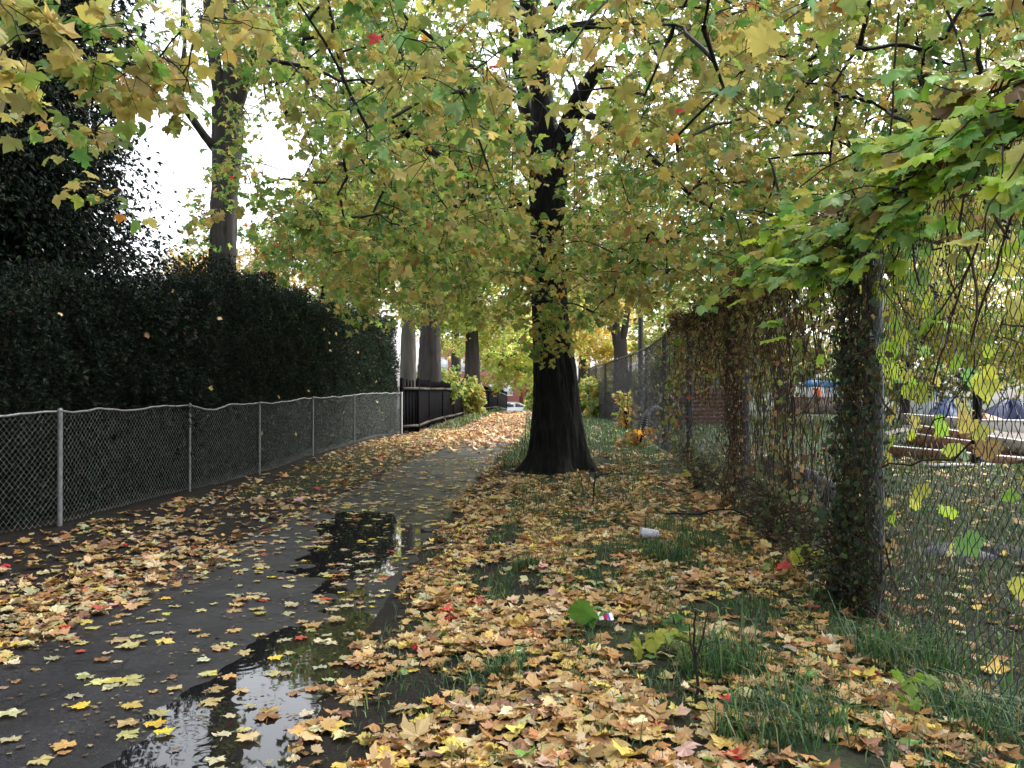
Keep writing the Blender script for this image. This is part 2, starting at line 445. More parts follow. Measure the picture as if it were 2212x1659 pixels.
def crown_points(n, centre, rad, clumps=9, fill=.45, shell=.5, seed=0, zmin=None):
    """spray centres gathered in clumps inside an ellipsoid"""
    g = np.random.default_rng(seed); c = np.array(centre, float); r = np.array(rad, float)
    cl = nrm(g.normal(0, 1, (clumps, 3))) * g.uniform(.35, .85, (clumps, 1)); cs = g.uniform(.28, .5, clumps)
    k = g.integers(0, clumps, n)
    P = cl[k] + nrm(g.normal(0, 1, (n, 3))) * (cs[k][:, None] * g.uniform(.3, 1, (n, 1)) ** .6)
    q = g.random(n) < fill * .4
    P[q] = nrm(g.normal(0, 1, (q.sum(), 3))) * g.uniform(.1, 1, (q.sum(), 1)) ** .5
    P = c + P * r
    if zmin is not None: P = P[P[:, 2] > zmin]
    return P
def broad_tree(label, base, stems, crown_pts, bark, leaf_kinds, n_per, spread, size, w, group=None, name="broadleaf_tree", cat="tree", sides=16, flute=.06, twig=True, droop=.6, r_max=.06, limb_r=None, roots=.25, gain=1.0):
    """stems: list of (points, radii); the first is the trunk, the rest are limbs"""
    t = thing(name, label, cat, base, group)
    nodes = []
    for i, (P, Rr) in enumerate(stems):
        trunk_mesh("trunk" if i == 0 else "branch", P, Rr, bark, t, sides=sides if i == 0 else max(8, sides // 2), flute=flute, ridge=.03 if i == 0 else 0, seed=i + int(abs(base[0]) * 10), roots=roots if i == 0 else 0, step=.15)
        Q, _ = resample(P, Rr, .3); nodes.append(Q[len(Q) // 4 if i == 0 else 0:])
    nodes = np.vstack(nodes)
    A = Acc()
    P, Rr, order = grow(nodes, crown_pts, r_max=r_max)
    V, F = tubes(P, Rr, 4); A.add(V, F, np.full((len(V), 3), .03), 1)
    spray_leaves(crown_pts, n_per, spread, size, palette_fn(crown_pts, w, gain), A, leaf_kinds, twigs=twig, droop=droop, petiole=size * .4)
    A.build("crown", [M_LEAF, M_TWIG if bark is M_BARK else bark], t, color=True)
    return t
# ------------------------------------------------------------------ ground, path, puddle
def grid(xs, ys, zf):
    X, Y = np.meshgrid(xs, ys); Z = zf(X, Y)
    V = np.column_stack([X.ravel(), Y.ravel(), Z.ravel()]); nx = len(xs)
    i = np.arange(len(ys) - 1)[:, None] * nx + np.arange(nx - 1)[None]
    F = np.stack([i, i + 1, i + nx + 1, i + nx], -1).reshape(-1, 4)
    return V, F
def ground_material():
    m = bpy.data.materials.new("damp_soil"); m.use_nodes = True; n = m.node_tree
    p = n.nodes["Principled BSDF"]; p.inputs["Roughness"].default_value = .8; p.inputs["Specular IOR Level"].default_value = .25
    a = n.nodes.new("ShaderNodeAttribute"); a.attribute_name = "Col"
    t = n.nodes.new("ShaderNodeTexNoise"); t.inputs["Scale"].default_value = 9; t.inputs["Detail"].default_value = 8
    tc = n.nodes.new("ShaderNodeTexCoord"); n.links.new(tc.outputs["Object"], t.inputs["Vector"])
    mr = n.nodes.new("ShaderNodeMapRange"); mr.inputs[1].default_value = .3; mr.inputs[2].default_value = .7; mr.inputs[3].default_value = .55; mr.inputs[4].default_value = 1.45
    n.links.new(t.outputs[0], mr.inputs[0])
    mx = n.nodes.new("ShaderNodeVectorMath"); mx.operation = 'SCALE'
    n.links.new(a.outputs["Color"], mx.inputs[0]); n.links.new(mr.outputs[0], mx.inputs["Scale"])
    n.links.new(mx.outputs[0], p.inputs["Base Color"])
    t2 = n.nodes.new("ShaderNodeTexNoise"); t2.inputs["Scale"].default_value = 45; t2.inputs["Detail"].default_value = 6
    n.links.new(tc.outputs["Object"], t2.inputs["Vector"])
    b = n.nodes.new("ShaderNodeBump"); b.inputs["Strength"].default_value = .9; b.inputs["Distance"].default_value = .02
    n.links.new(t2.outputs[0], b.inputs["Height"]); n.links.new(b.outputs[0], p.inputs["Normal"])
    return m
SOIL, TURF, OCHRE = np.array([.0115, .0085, .0068]), np.array([.032, .042, .018]), np.array([.22, .13, .06])
def grassiness(x, y):
    """0 bare soil .. 1 turf"""
    g = .35 * (noise2(x, y, 1.1, 6) > .1) * ss(.25, .9, x - xr(y))
    g = np.where((x > xr(y) + 1.5) & (y < 9), .35 + .5 * (noise2(x, y, .7, 6) > -.1), g)
    g = np.where(x > xfr(y) + .1, .75 + .25 * np.sign(noise2(x, y, 2.2, 2)), g)
    g = np.where((x > xr(y)) & (y > 9), np.maximum(g, .75 * ss(.4, 1.2, x - xr(y))), g)
    l = (x < xl(y) - .15)
    g = np.where(l, .5 * ss(11, 15, y) * ss(.45, .9, x - xfl(y)) * (noise2(x, y, .8, 1) > -.5), g)
    g = np.where(y > 48, np.maximum(g, .9), g)
    g = np.where(x < xfl(y) - .1, .1, g)
    g = g * np.where((x - .85) ** 2 + (y - 15.2) ** 2 < 1.6, .15, 1)
    return np.clip(g, 0, 1)
gx = np.concatenate([np.linspace(-160, -9, 26)[:-1], np.arange(-9, -3.2, .25), np.arange(-3.2, 3.4, .1), np.arange(3.4, 14, .4), np.linspace(14, 160, 26)])
gy = np.concatenate([np.linspace(-40, -1, 10)[:-1], np.arange(-1, 14, .12), np.arange(14, 30, .25), np.arange(30, 120, .9), np.linspace(120, 700, 24)])
def gzz(x, y):
    on = ss(-.02, .10, np.minimum(xr(y) - x, x - xl(y))) * (y < 105)
    return gz(x, y) - .07 * on
V, F = grid(gx, gy, gzz)
g = grassiness(V[:, 0], V[:, 1])[:, None]
C = SOIL * (1 - g) + TURF * g
lit = (ss(16, 24, V[:, 1]) * ss(60, 52, V[:, 1]) * ((V[:, 0] < xr(V[:, 1]) + .4) & (V[:, 0] > xfl(V[:, 1]) + .5)))[:, None] * .5
C = C * (1 - lit) + OCHRE * lit
o = add_mesh("ground", V, F, ground_material(), col=C, smooth=True); tag(o, kind="structure")

def asphalt_material():
    m = bpy.data.materials.new("wet_asphalt"); m.use_nodes = True; n = m.node_tree
    p = n.nodes["Principled BSDF"]; p.inputs["Specular IOR Level"].default_value = .36
    tc = n.nodes.new("ShaderNodeTexCoord")
    t = n.nodes.new("ShaderNodeTexNoise"); t.inputs["Scale"].default_value = 130; t.inputs["Detail"].default_value = 4
    w = n.nodes.new("ShaderNodeTexNoise"); w.inputs["Scale"].default_value = 1.4; w.inputs["Detail"].default_value = 6
    for q in (t, w): n.links.new(tc.outputs["Object"], q.inputs["Vector"])
    cr = n.nodes.new("ShaderNodeValToRGB")
    cr.color_ramp.elements[0].position = .35; cr.color_ramp.elements[0].color = (.008, .008, .010, 1)
    cr.color_ramp.elements[1].position = .72; cr.color_ramp.elements[1].color = (.034, .033, .038, 1)
    n.links.new(t.outputs[0], cr.inputs[0]); n.links.new(cr.outputs[0], p.inputs["Base Color"])
    g1 = n.nodes.new("ShaderNodeTexNoise"); g1.inputs["Scale"].default_value = 34; g1.inputs["Detail"].default_value = 8; g1.inputs["Roughness"].default_value = .75
    g2 = n.nodes.new("ShaderNodeTexNoise"); g2.inputs["Scale"].default_value = 2.6; g2.inputs["Detail"].default_value = 5
    for q in (g1, g2): n.links.new(tc.outputs["Object"], q.inputs["Vector"])
    m1 = n.nodes.new("ShaderNodeMapRange"); m1.inputs[1].default_value = .32; m1.inputs[2].default_value = .70; m1.inputs[3].default_value = .35; m1.inputs[4].default_value = 1.9
    m2 = n.nodes.new("ShaderNodeMapRange"); m2.inputs[1].default_value = .35; m2.inputs[2].default_value = .65; m2.inputs[3].default_value = .6; m2.inputs[4].default_value = 1.3
    n.links.new(g1.outputs[0], m1.inputs[0]); n.links.new(g2.outputs[0], m2.inputs[0])
    mm = n.nodes.new("ShaderNodeMath"); mm.operation = 'MULTIPLY'; n.links.new(m1.outputs[0], mm.inputs[0]); n.links.new(m2.outputs[0], mm.inputs[1])
    sc_ = n.nodes.new("ShaderNodeVectorMath"); sc_.operation = 'SCALE'; n.links.new(cr.outputs[0], sc_.inputs[0]); n.links.new(mm.outputs[0], sc_.inputs["Scale"]); n.links.new(sc_.outputs[0], p.inputs["Base Color"])
    vo = n.nodes.new("ShaderNodeTexVoronoi"); vo.inputs["Scale"].default_value = 95; n.links.new(tc.outputs["Object"], vo.inputs["Vector"])
    vm = n.nodes.new("ShaderNodeMapRange"); vm.inputs[1].default_value = .05; vm.inputs[2].default_value = .28; vm.inputs[3].default_value = 1.0; vm.inputs[4].default_value = 0.0
    n.links.new(vo.outputs["Distance"], vm.inputs[0])
    wn = n.nodes.new("ShaderNodeTexWhiteNoise"); n.links.new(vo.outputs["Position"], wn.inputs["Vector"])
    wt = n.nodes.new("ShaderNodeMath"); wt.operation = 'GREATER_THAN'; wt.inputs[1].default_value = .72; n.links.new(wn.outputs["Value"], wt.inputs[0])
    wf = n.nodes.new("ShaderNodeMath"); wf.operation = 'MULTIPLY'; n.links.new(vm.outputs[0], wf.inputs[0]); n.links.new(wt.outputs[0], wf.inputs[1])
    mx1 = n.nodes.new("ShaderNodeMix"); mx1.data_type = 'RGBA'; n.links.new(wf.outputs[0], mx1.inputs[0]); n.links.new(sc_.outputs[0], mx1.inputs[6]); mx1.inputs[7].default_value = (.13, .125, .125, 1)
    dn = n.nodes.new("ShaderNodeTexNoise"); dn.inputs["Scale"].default_value = 3.5; dn.inputs["Detail"].default_value = 5; n.links.new(tc.outputs["Object"], dn.inputs["Vector"])
    da = n.nodes.new("ShaderNodeMix"); da.data_type = 'RGBA'; da.blend_type = 'ADD'; da.inputs[0].default_value = .5; n.links.new(tc.outputs["Object"], da.inputs[6]); n.links.new(dn.outputs["Color"], da.inputs[7])
    vc = n.nodes.new("ShaderNodeTexVoronoi"); vc.feature = 'DISTANCE_TO_EDGE'; vc.inputs["Scale"].default_value = .75; n.links.new(da.outputs[2], vc.inputs["Vector"])
    cm = n.nodes.new("ShaderNodeMapRange"); cm.inputs[1].default_value = .004; cm.inputs[2].default_value = .012; cm.inputs[3].default_value = .8; cm.inputs[4].default_value = 0; n.links.new(vc.outputs["Distance"], cm.inputs[0])
    mx2 = n.nodes.new("ShaderNodeMix"); mx2.data_type = 'RGBA'; n.links.new(cm.outputs[0], mx2.inputs[0]); n.links.new(mx1.outputs[2], mx2.inputs[6]); mx2.inputs[7].default_value = (.004, .004, .004, 1)
    n.links.new(mx2.outputs[2], p.inputs["Base Color"])
    mr = n.nodes.new("ShaderNodeMapRange"); mr.inputs[1].default_value = .35; mr.inputs[2].default_value = .65; mr.inputs[3].default_value = .28; mr.inputs[4].default_value = .60
    n.links.new(w.outputs[0], mr.inputs[0]); n.links.new(mr.outputs[0], p.inputs["Roughness"])
    b = n.nodes.new("ShaderNodeBump"); b.inputs["Strength"].default_value = .55; b.inputs["Distance"].default_value = .006
    n.links.new(t.outputs[0], b.inputs["Height"]); n.links.new(b.outputs[0], p.inputs["Normal"])
    return m
ys = np.concatenate([np.arange(.5, 13, .04), np.arange(13, 30, .2), np.arange(30, 99, .8)])
sx = np.linspace(0, 1, 70)
Yg = np.repeat(ys[:, None], len(sx), 1)
eL = xl(ys) - .05 + .06 * noise2(ys, ys * 0, .8, 1) + .03 * noise2(ys, ys * 0, .2, 2)
eR = xr(ys) + .12 + .06 * noise2(ys, ys * 0 + 9, .8, 3) + .03 * noise2(ys, ys * 0, .22, 4)
Xg = eL[:, None] + (eR - eL)[:, None] * sx[None]
Zg = path_z(Xg, Yg) - .05 * (ss(.035, 0, sx) + ss(.965, 1, sx))[None]
V = np.column_stack([Xg.ravel(), Yg.ravel(), Zg.ravel()])
i = np.arange(len(ys) - 1)[:, None] * len(sx) + np.arange(len(sx) - 1)[None]
F = np.stack([i, i + 1, i + len(sx) + 1, i + len(sx)], -1).reshape(-1, 4)
o = add_mesh("path", V, F, asphalt_material(), smooth=True); tag(o, kind="structure")

wm = bpy.data.materials.new("puddle_water"); wm.use_nodes = True; n = wm.node_tree; p = n.nodes["Principled BSDF"]
p.inputs["Base Color"].default_value = (.010, .010, .011, 1); p.inputs["Roughness"].default_value = .02; p.inputs["IOR"].default_value = 1.45; p.inputs["Specular IOR Level"].default_value = .6
t = n.nodes.new("ShaderNodeTexNoise"); t.inputs["Scale"].default_value = 7; t.inputs["Detail"].default_value = 1
tc = n.nodes.new("ShaderNodeTexCoord"); n.links.new(tc.outputs["Object"], t.inputs["Vector"])
b = n.nodes.new("ShaderNodeBump"); b.inputs["Strength"].default_value = .012; b.inputs["Distance"].default_value = .01
n.links.new(t.outputs[0], b.inputs["Height"]); n.links.new(b.outputs[0], p.inputs["Normal"])
def water_z(x, y):
    z = np.full_like(x, WATER_Z)
    for cx, cy, a in ((-1.05, 5.0, 1), (-1.30, 4.35, 1.1), (-1.42, 3.9, .9), (-.98, 4.4, .7), (-1.2, 5.7, .8), (-1.5, 4.9, .5), (-1.25, 3.65, .7)):
        d = np.hypot(x - cx, y - cy); z = z + a * .00022 * np.sin(d * 95) * np.exp(-(d / .16) ** 2)
    return z
V, F = grid(np.arange(-2.75, -.55, .012), np.arange(2.2, 11.9, .012), water_z)
cc = V[F].mean(1); keep = dep(cc[:, 0], cc[:, 1]) > .0005
F = F[keep]; u = np.unique(F); mp = -np.ones(len(V), int); mp[u] = np.arange(len(u))
o = add_mesh("puddle", V[u], mp[F], wm, smooth=True); tag(o, kind="structure")

# street beyond the end of the path
A = Acc().box((-60, 99, -1.32), (60, 112, -1.285)).build("road", mat("old_asphalt", (.10, .10, .105), .7, noise=(20, (.06, .06, .065), .4, .7)))
tag(A, kind="structure")

# ------------------------------------------------------------------ wire fences
def along(path, s):
    P = np.array(path, float); d = np.concatenate([[0], np.cumsum(np.linalg.norm(np.diff(P, axis=0), axis=1))])
    return np.stack([np.interp(s, d, P[:, 0]), np.interp(s, d, P[:, 1])], -1), d
def chain_link(path, zb, zt, a, h, rw, m, parent, jit=.002, sag=None, bulge=None):
    """zb, zt: functions of the run s giving bottom and top height"""
    _, d = along(path, 0.0); L = d[-1]; nw = int(L / a); ht = 2.9
    k = int(3.0 / h)
    s0 = np.arange(nw)[:, None] * a; zi = np.arange(k)[None]
    s = s0 + a * ((zi + np.arange(nw)[:, None]) % 2) * 1.0
    zraw = zi * h * np.ones_like(s)
    B = zb(s); T = zt(s)
    z = B + zraw
    ok = z <= T
    z = np.minimum(z, T)
    s = s + rng.normal(0, jit, s.shape)
    nrmoff = np.where((zi + np.arange(nw)[:, None]) % 2 == 0, rw, -rw) * 1.0 + rng.normal(0, jit, s.shape)
    if bulge is not None: nrmoff = nrmoff + bulge(s, zraw)
    P2, _ = along(path, np.clip(s, 0, L)); P3, _ = along(path, np.clip(s + .05, 0, L)); P1, _ = along(path, np.clip(s - .05, 0, L))
    t = nrm(P3 - P1); nn = np.stack([-t[..., 1], t[..., 0]], -1)
    P = np.concatenate([P2 + nn * nrmoff[..., None], z[..., None]], -1)
    V, F = tubes(P, np.full(P.shape[:2], rw), 3)
    F = F.reshape(nw, k - 1, 3, 4); F = F[ok[:, 1:]].reshape(-1, 4)
    return add_mesh("wire_mesh", V, F, m, parent, smooth=False)
M_GALV = mat("galvanised_steel", (.30, .31, .33), .5, .5, .4, noise=(30, (.18, .18, .19), .4, .7))
M_GALVW = mat("galvanised_wire", (.30, .33, .32), .5, .5, .3)
M_BLKW = mat("dark_coated_wire", (.026, .027, .032), .42, .5)
M_BLKP = mat("dark_coated_post", (.022, .023, .028), .45, .5, noise=(12, (.05, .05, .055), .5, .8))

# left: low galvanised fence
lf = thing("chain_link_fence", "low galvanised chain link fence with a sagging top rail before the dark hedge", "fence", (-4.6, 14, 0))
Pd, dL = along(FL, 0.0)
def lz(s, top):
    p, _ = along(FL, s); b = gz(p[..., 0], p[..., 1])
    if not top: return b + .03
    dips = .07 * np.exp(-((s - dL[3] - .7) / .45) ** 2) + .03 * np.exp(-((s - dL[2] - 1.6) / .8) ** 2) + .04 * np.exp(-((s - dL[2] + .9) / .5) ** 2)
    return b + 1.24 - dips + .008 * np.sin(s * 5)
chain_link(FL, lambda s: lz(s, 0), lambda s: lz(s, 1) + .012, .037, .037, .0023, M_GALVW, lf)
s = np.linspace(0, dL[-1], 260); p2, _ = along(FL, s)
Acc().tube(np.column_stack([p2, lz(s, 1)]), .013, 8).build("top_rail", M_GALV, lf, smooth=True)
for i, (x, y) in enumerate(FL[1:]):
    b = float(gz(x, y)); last = i == len(FL) - 2
    zz = float(lz(dL[i + 1], 1))
    A = Acc().tube([(x + .03, y, b - .2), (x + .03, y, zz - .01)], .027 if i in (1, 6) else .017, 10)
    A.ball((x + .03, y, zz + .01), .03 if i in (1, 6) else .02)
    A.build("post", M_GALV if not last else mat("white_painted_post", (.62, .63, .66), .5), lf, smooth=True)
    if i in (1, 2, 3): # tension bands
        for q in (.35, .75):
            pass
# right: tall dark fence
rf = thing("chain_link_fence", "tall dark chain link fence overgrown with vines along the leafy verge", "fence", (2.8, 11, 0))
_, dR = along(FRt, 0.0)
def rz(s, top):
    p, _ = along(FRt, s); b = gz(p[..., 0], p[..., 1])
    return b + (2.62 - .12 * ss(18, 26, p[..., 1]) if top else .02) + (.01 * np.sin(s * 3.1) if top else 0)
# bottom edge belly: the mesh is pushed towards the path near the ground
def belly(s, z):
    return (.16 * np.exp(-((s - 7.0) / 2.4) ** 2) + .10 * np.exp(-((s - 3.2) / 1.2) ** 2)) * np.exp(-((z - .0) / .35) ** 2)
chain_link(FRt, lambda s: rz(s, 0), lambda s: rz(s, 1), .0395, .0385, .0030, M_BLKW, rf, jit=.003, bulge=belly)
s = np.linspace(0, dR[-1], 160); p2, _ = along(FRt, s)
Acc().tube(np.column_stack([p2, rz(s, 1)]), .024, 8).build("top_rail", M_BLKP, rf, smooth=True)
for i, yp in enumerate((2.0, 5.8, 10.8, 15.3, 20.1, 25.0, 29.5, 34, 38.5, 43, 47)):
    x = float(xfr(yp)) + .05; b = float(gz(x, yp)); z1 = b + 2.62 - .12 * float(ss(18, 26, yp))
    r = (.045, .062, .058, .055, .06, .05)[i] if i < 6 else .045
    A = Acc().tube([(x, yp, b - .3), (x, yp, z1 + .02)], r, 12); A.ball((x, yp, z1 + .03), r * 1.1)
    A.build("post", M_BLKP, rf, smooth=True)

# ------------------------------------------------------------------ black board fence
M_BOARD = mat("black_stained_boards", (.0035, .0035, .005), .9, .05, noise=(3, (.009, .008, .009), .5, .8), stretch=(6, 6, .6), bump=(8, .5, .01))
M_RAIL = mat("weathered_rail", (.10, .085, .075), .8, .2, noise=(10, (.04, .035, .03), .4, .7))
def board_fence(label, pts, h, group):
    t = thing("wooden_fence", label, "fence", (pts[0][0], pts[0][1], 0), group)
    for k in range(len(pts) - 1):
        a, b = np.array(pts[k], float), np.array(pts[k + 1], float); L = np.linalg.norm(b - a); d = (b - a) / L; nr = np.array([d[1], -d[0]])
        A = Acc(); ang = math.atan2(d[1], d[0]); n = max(3, int(L / .145))
        for j in range(n):
            c = a + d * (j + .5) * L / n; z0 = float(gz(*c)); w = L / n - (.012 if rng.random() < .8 else .03)
            hh = h + rng.normal(0, .02)
            A.box((c[0] - w / 2, c[1] - .01, z0 + .06 + rng.normal(0, .015)), (c[0] + w / 2, c[1] + .01, z0 + hh - .22), rot=ang, piv=(c[0], c[1], 0))
            A.box((c[0] - .03, c[1] - .011, z0 + hh - .22), (c[0] + .03, c[1] + .009, z0 + hh), rot=ang, piv=(c[0], c[1], 0))
        A.build("board_panel", M_BOARD, t)
        for zz in (.22, h - .27):
            ca = a - nr * -.035; cb = b - nr * -.035
            Acc().beam((*ca, float(gz(*a)) + zz), (*cb, float(gz(*b)) + zz + .01), .05, .075).build("rail", M_RAIL, t)
        for q in ([0, 1] if k == len(pts) - 2 else [0]):
            c = (a if q == 0 else b); z0 = float(gz(*c))
            Acc().box((c[0] - .05, c[1] - .05, z0 - .2), (c[0] + .05, c[1] + .05, z0 + h + .06), rot=ang, piv=(*c, 0)).build("post", M_BOARD, t)
    return t
board_fence("black board fence with grey rails, starting where the wire fence ends", [(-3.40, 27.35), (-2.98, 28.0), (-3.02, 32.0), (-2.86, 36.2), (-2.70, 40.5), (-2.52, 45)], 1.66, "black board fences")
board_fence("black board fence continuing beyond the yellowing climber towards the street", [(-2.35, 48), (-2.0, 53), (-1.55, 58.5), (-1.1, 65), (-.45, 73)], 1.62, "black board fences")
# ------------------------------------------------------------------ the big maple
MB = at(1205, 1010, 15.5); MB[2] = float(gz(MB[0], MB[1])) - .08
def pl(pts, depths):
    if np.isscalar(depths): depths = [depths] * len(pts)
    return np.array([at(u, v, y) for (u, v), y in zip(pts, depths)])
mt = thing("maple_tree", "large maple with a dark wet trunk flaring at the base between path and wire fence", "tree", MB)
tp = pl([(1205, 1045), (1205, 1015), (1205, 965), (1203, 900), (1199, 800), (1190, 700), (1184, 600), (1182, 500), (1184, 400), (1188, 310)], [15.5, 15.5, 15.5, 15.5, 15.5, 15.5, 15.5, 15.5, 15.5, 15.5])
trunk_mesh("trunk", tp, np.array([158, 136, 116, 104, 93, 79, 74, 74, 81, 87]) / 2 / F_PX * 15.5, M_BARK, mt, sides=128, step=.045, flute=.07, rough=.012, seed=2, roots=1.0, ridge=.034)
limbs = [
    ([(1186, 350), (1172, 230), (1158, 110), (1142, 20), (1128, -110), (1120, -300)], [15.5, 15.4, 15.3, 15.2, 15.1, 15], [64, 50, 44, 40, 36, 26]),
    ([(1170, 360), (1140, 250), (1118, 130), (1105, 40), (1080, -90), (1040, -260)], [15.5, 15.7, 15.9, 16.1, 16.3, 16.6], [34, 26, 22, 20, 17, 11]),
    ([(1205, 345), (1236, 240), (1262, 190), (1296, 140)], [15.4, 15.2, 15.0, 14.9], [46, 36, 34, 26]),
    ([(1205, 330), (1250, 240), (1292, 255), (1345, 292), (1400, 330), (1470, 400), (1560, 470)], [15.3, 15.0, 14.6, 14.0, 13.4, 12.8, 12.2], [22, 19, 17, 15, 12, 9, 5]),
    ([(1160, 90), (1215, 62), (1290, 48), (1420, 42), (1500, 62), (1590, 84), (1700, 118), (1790, 160), (1920, 240)], [15.3, 14.9, 14.3, 13.2, 12.4, 11.6, 10.8, 10.2, 9.6], [22, 21, 20, 19, 18, 16, 11, 8, 5]),
    ([(1165, 475), (1100, 420), (1050, 398), (985, 362), (930, 325), (880, 290), (835, 240), (800, 212), (780, 168)], [15.4, 15.0, 14.6, 14.0, 13.5, 13.0, 12.5, 12.1, 11.8], [24, 20, 19, 18, 18, 16, 15, 14, 7]),
    ([(835, 242), (800, 228), (745, 226), (690, 232), (620, 250)], [12.5, 12.2, 11.7, 11.2, 10.6], [12, 11, 9, 7, 4]),
    ([(1150, 340), (1090, 262), (1040, 222), (1000, 190), (950, 182), (905, 160), (868, 122), (840, 60)], [15.4, 14.9, 14.4, 14.0, 13.5, 13.0, 12.6, 12.2], [20, 16, 15, 14, 13, 13, 10, 6]),
    ([(1142, 40), (1050, -40), (930, -130), (800, -240)], [15.2, 13.8, 12.2, 10.6], [24, 20, 15, 9]),
    ([(1150, 80), (1240, -60), (1380, -190), (1560, -330)], [15.3, 14.2, 13, 12], [24, 20, 15, 9]),
    ([(1188, 420), (1230, 330), (1300, 300), (1420, 350), (1500, 430)], [15.7, 16.5, 17.6, 18.6, 19.2], [18, 15, 12, 9, 6]),
    ([(1150, 300), (1120, 210), (1040, 150), (960, 120)], [15.8, 16.8, 18.2, 19.6], [20, 16, 12, 8]),
]
nodes = [resample(tp[-4:], np.ones(4), .3)[0]]
for i, (uv, dp, w) in enumerate(limbs):
    P = pl(uv, dp); rr = np.array(w) / 2 / F_PX * np.array(dp)
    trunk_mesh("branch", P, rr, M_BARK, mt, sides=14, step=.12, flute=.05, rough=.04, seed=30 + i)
    Q, _ = resample(P, rr, .25); nodes.append(Q[2:])
nodes = np.vstack(nodes)
# spray centres: anywhere in the crown, thinner high above, ragged underside
def maple_points(n, seed):
    g = np.random.default_rng(seed)
    P = g.uniform([-7, 4.5, 2.0], [14, 25, 11.5], (n, 3))
    x, y, z = P.T
    e = ((x - 2.6) / 11.0) ** 2 + ((y - 14.2) / 10.5) ** 2 + (np.maximum(z - 5, 0) / 7.0) ** 2 < 1
    rag = noise2(x, y, 2.3, 2) * .45
    zl = 2.75 + rag + .35 * ss(2.5, 7, np.hypot(x - .9, y - 15.2)) * (y > 11) + .2 * (y < 8) + .8 * ss(4.5, 8, x) * ss(12, 17, y)
    zl = zl + .38 * ss(-.3, -1.2, x) * (y > 6) + .55 * ss(1.9, 2.7, x) * (y > 5.5)
    zl = zl + .7 * ss(1.2, 2.0, x) * ss(8.5, 7, y)
    low = z > zl
    edge = x > np.where(y < 11, -.28 * y + .15, -2.93 - .07 * (y - 11)) + .3 * noise2(z, y, 1.6, 3)
    gap = noise2(x * 1.0 + z * .8, y * .7 + z, 1.5, 5) > -.75
    keep = g.random(n) < np.where(z < 7.0, 1, .38) * np.where((y < 11) & (x < 2.0), .72, 1) * np.where((y < 8) & (x > 1.0), .6, 1)
    # keep the butt of the trunk and the way down the path open
    open_ = ~((np.abs(x - .85 + .02 * (15 - y)) < 1.2) & (z < 3.2) & (y > 9) & (g.random(n) < .45)) & ~((y < 15.4) & (np.abs(x - .75 + .08 * (z - 3)) < .62) & (g.random(n) < .8))
    return P[e & low & edge & gap & keep & open_]
mp_ = maple_points(19500, 11)
# low sprays hanging in front of and beside the trunk, and over the path
extra = []
g = np.random.default_rng(5)
for u, v, y, s, k in ((1195, 640, 12.5, .35, 10), (1205, 720, 12.6, .22, 8), (1180, 560, 12.8, .4, 8), (870, 610, 10.5, .25, 4), (800, 520, 10.2, .4, 7), (900, 500, 11, .4, 7), (1050, 520, 12, .4, 6), (1330, 560, 12, .5, 10), (1420, 600, 11.5, .45, 12), (1540, 560, 10.5, .3, 7), (1640, 480, 10, .3, 7), (700, 470, 10, .5, 9), (620, 430, 10, .45, 7)):
    extra.append(at(u, v, y) + g.normal(0, s, (k, 3)) * np.array([1, 1.2, .5]))
mp_ = np.vstack([mp_] + extra)
print("maple sprays", len(mp_))
A = Acc()
P, Rr, _ = grow(nodes, mp_, r_tip=.0034, r_pow=.47, r_max=.028, jit=.03)
V, F = tubes(P, Rr, 4); A.add(V, F, np.full((len(V), 3), .02), 1)
def maple_cols(c):
    f0 = palette_fn(c, [.48, .14, .22, .24, .09, .003, .010, .008], xgreen=True)
    def fn(ci, pos):
        col = f0(ci, pos); return col
    return fn
near = mp_[:, 1] < 15.5
spray_leaves(mp_[near], 20, .34, .088, maple_cols(mp_[near]), A, MAPLE_HI, petiole=.06)
spray_leaves(mp_[~near], 16, .38, .105, maple_cols(mp_[~near]), A, MAPLE_LO, petiole=.06)
# a few sprays seen through the top, far overhead: shade only, kept sparse
g = np.random.default_rng(9)
hi = g.uniform([-8, 3, 8], [11, 25, 13], (320, 3)); hi = hi[((hi[:, 0] - 1.5) / 9) ** 2 + ((hi[:, 1] - 14) / 10) ** 2 < 1]
spray_leaves(hi, 9, .6, .26, maple_cols(hi), A, MAPLE_LO, twigs=False)
A.build("crown", [M_LEAF, M_TWIG], mt, color=True)

# ------------------------------------------------------------------ maple behind the viewer: its low branches hang into the top of the view
t2 = thing("maple_tree", "maple boughs with large yellow leaves hanging in close from above, before the dark cedar", "tree", (-1.2, -3.0, 0))
trunk_mesh("trunk", [(-1.2, -3, -.2), (-1.15, -3, 2.2), (-1.2, -2.9, 4.2)], [.42, .3, .26], M_BARK, t2, sides=24, flute=.06, seed=5, roots=.5)
L2 = [([(-1.2, -2.9, 3.6), (-1.7, -.8, 4.0), (-2.2, 1.4, 3.75), (-2.5, 3.2, 3.45), (-2.7, 4.6, 3.3)], [.16, .12, .07, .03, .008]),
      ([(-1.2, -2.9, 4.0), (-.2, -.6, 4.4), (.5, 1.8, 4.1), (.9, 3.6, 3.6), (1.0, 4.6, 3.4)], [.16, .12, .07, .02, .006]),
      ([(-1.2, -2.9, 3.8), (-3, -1.2, 4.2), (-4.3, .8, 4.1), (-5.2, 3.6, 3.8), (-5.6, 6, 3.7)], [.15, .11, .07, .03, .008])]
n2 = []
for P, rr in L2:
    trunk_mesh("branch", P, rr, M_BARK, t2, sides=10, flute=.05, seed=len(n2)); n2.append(resample(P, rr, .25)[0][4:])
g = np.random.default_rng(21)
Pn = g.uniform([-5.6, -2, 2.4], [4.6, 6.6, 4.4], (1500, 3)); x, y, z = Pn.T
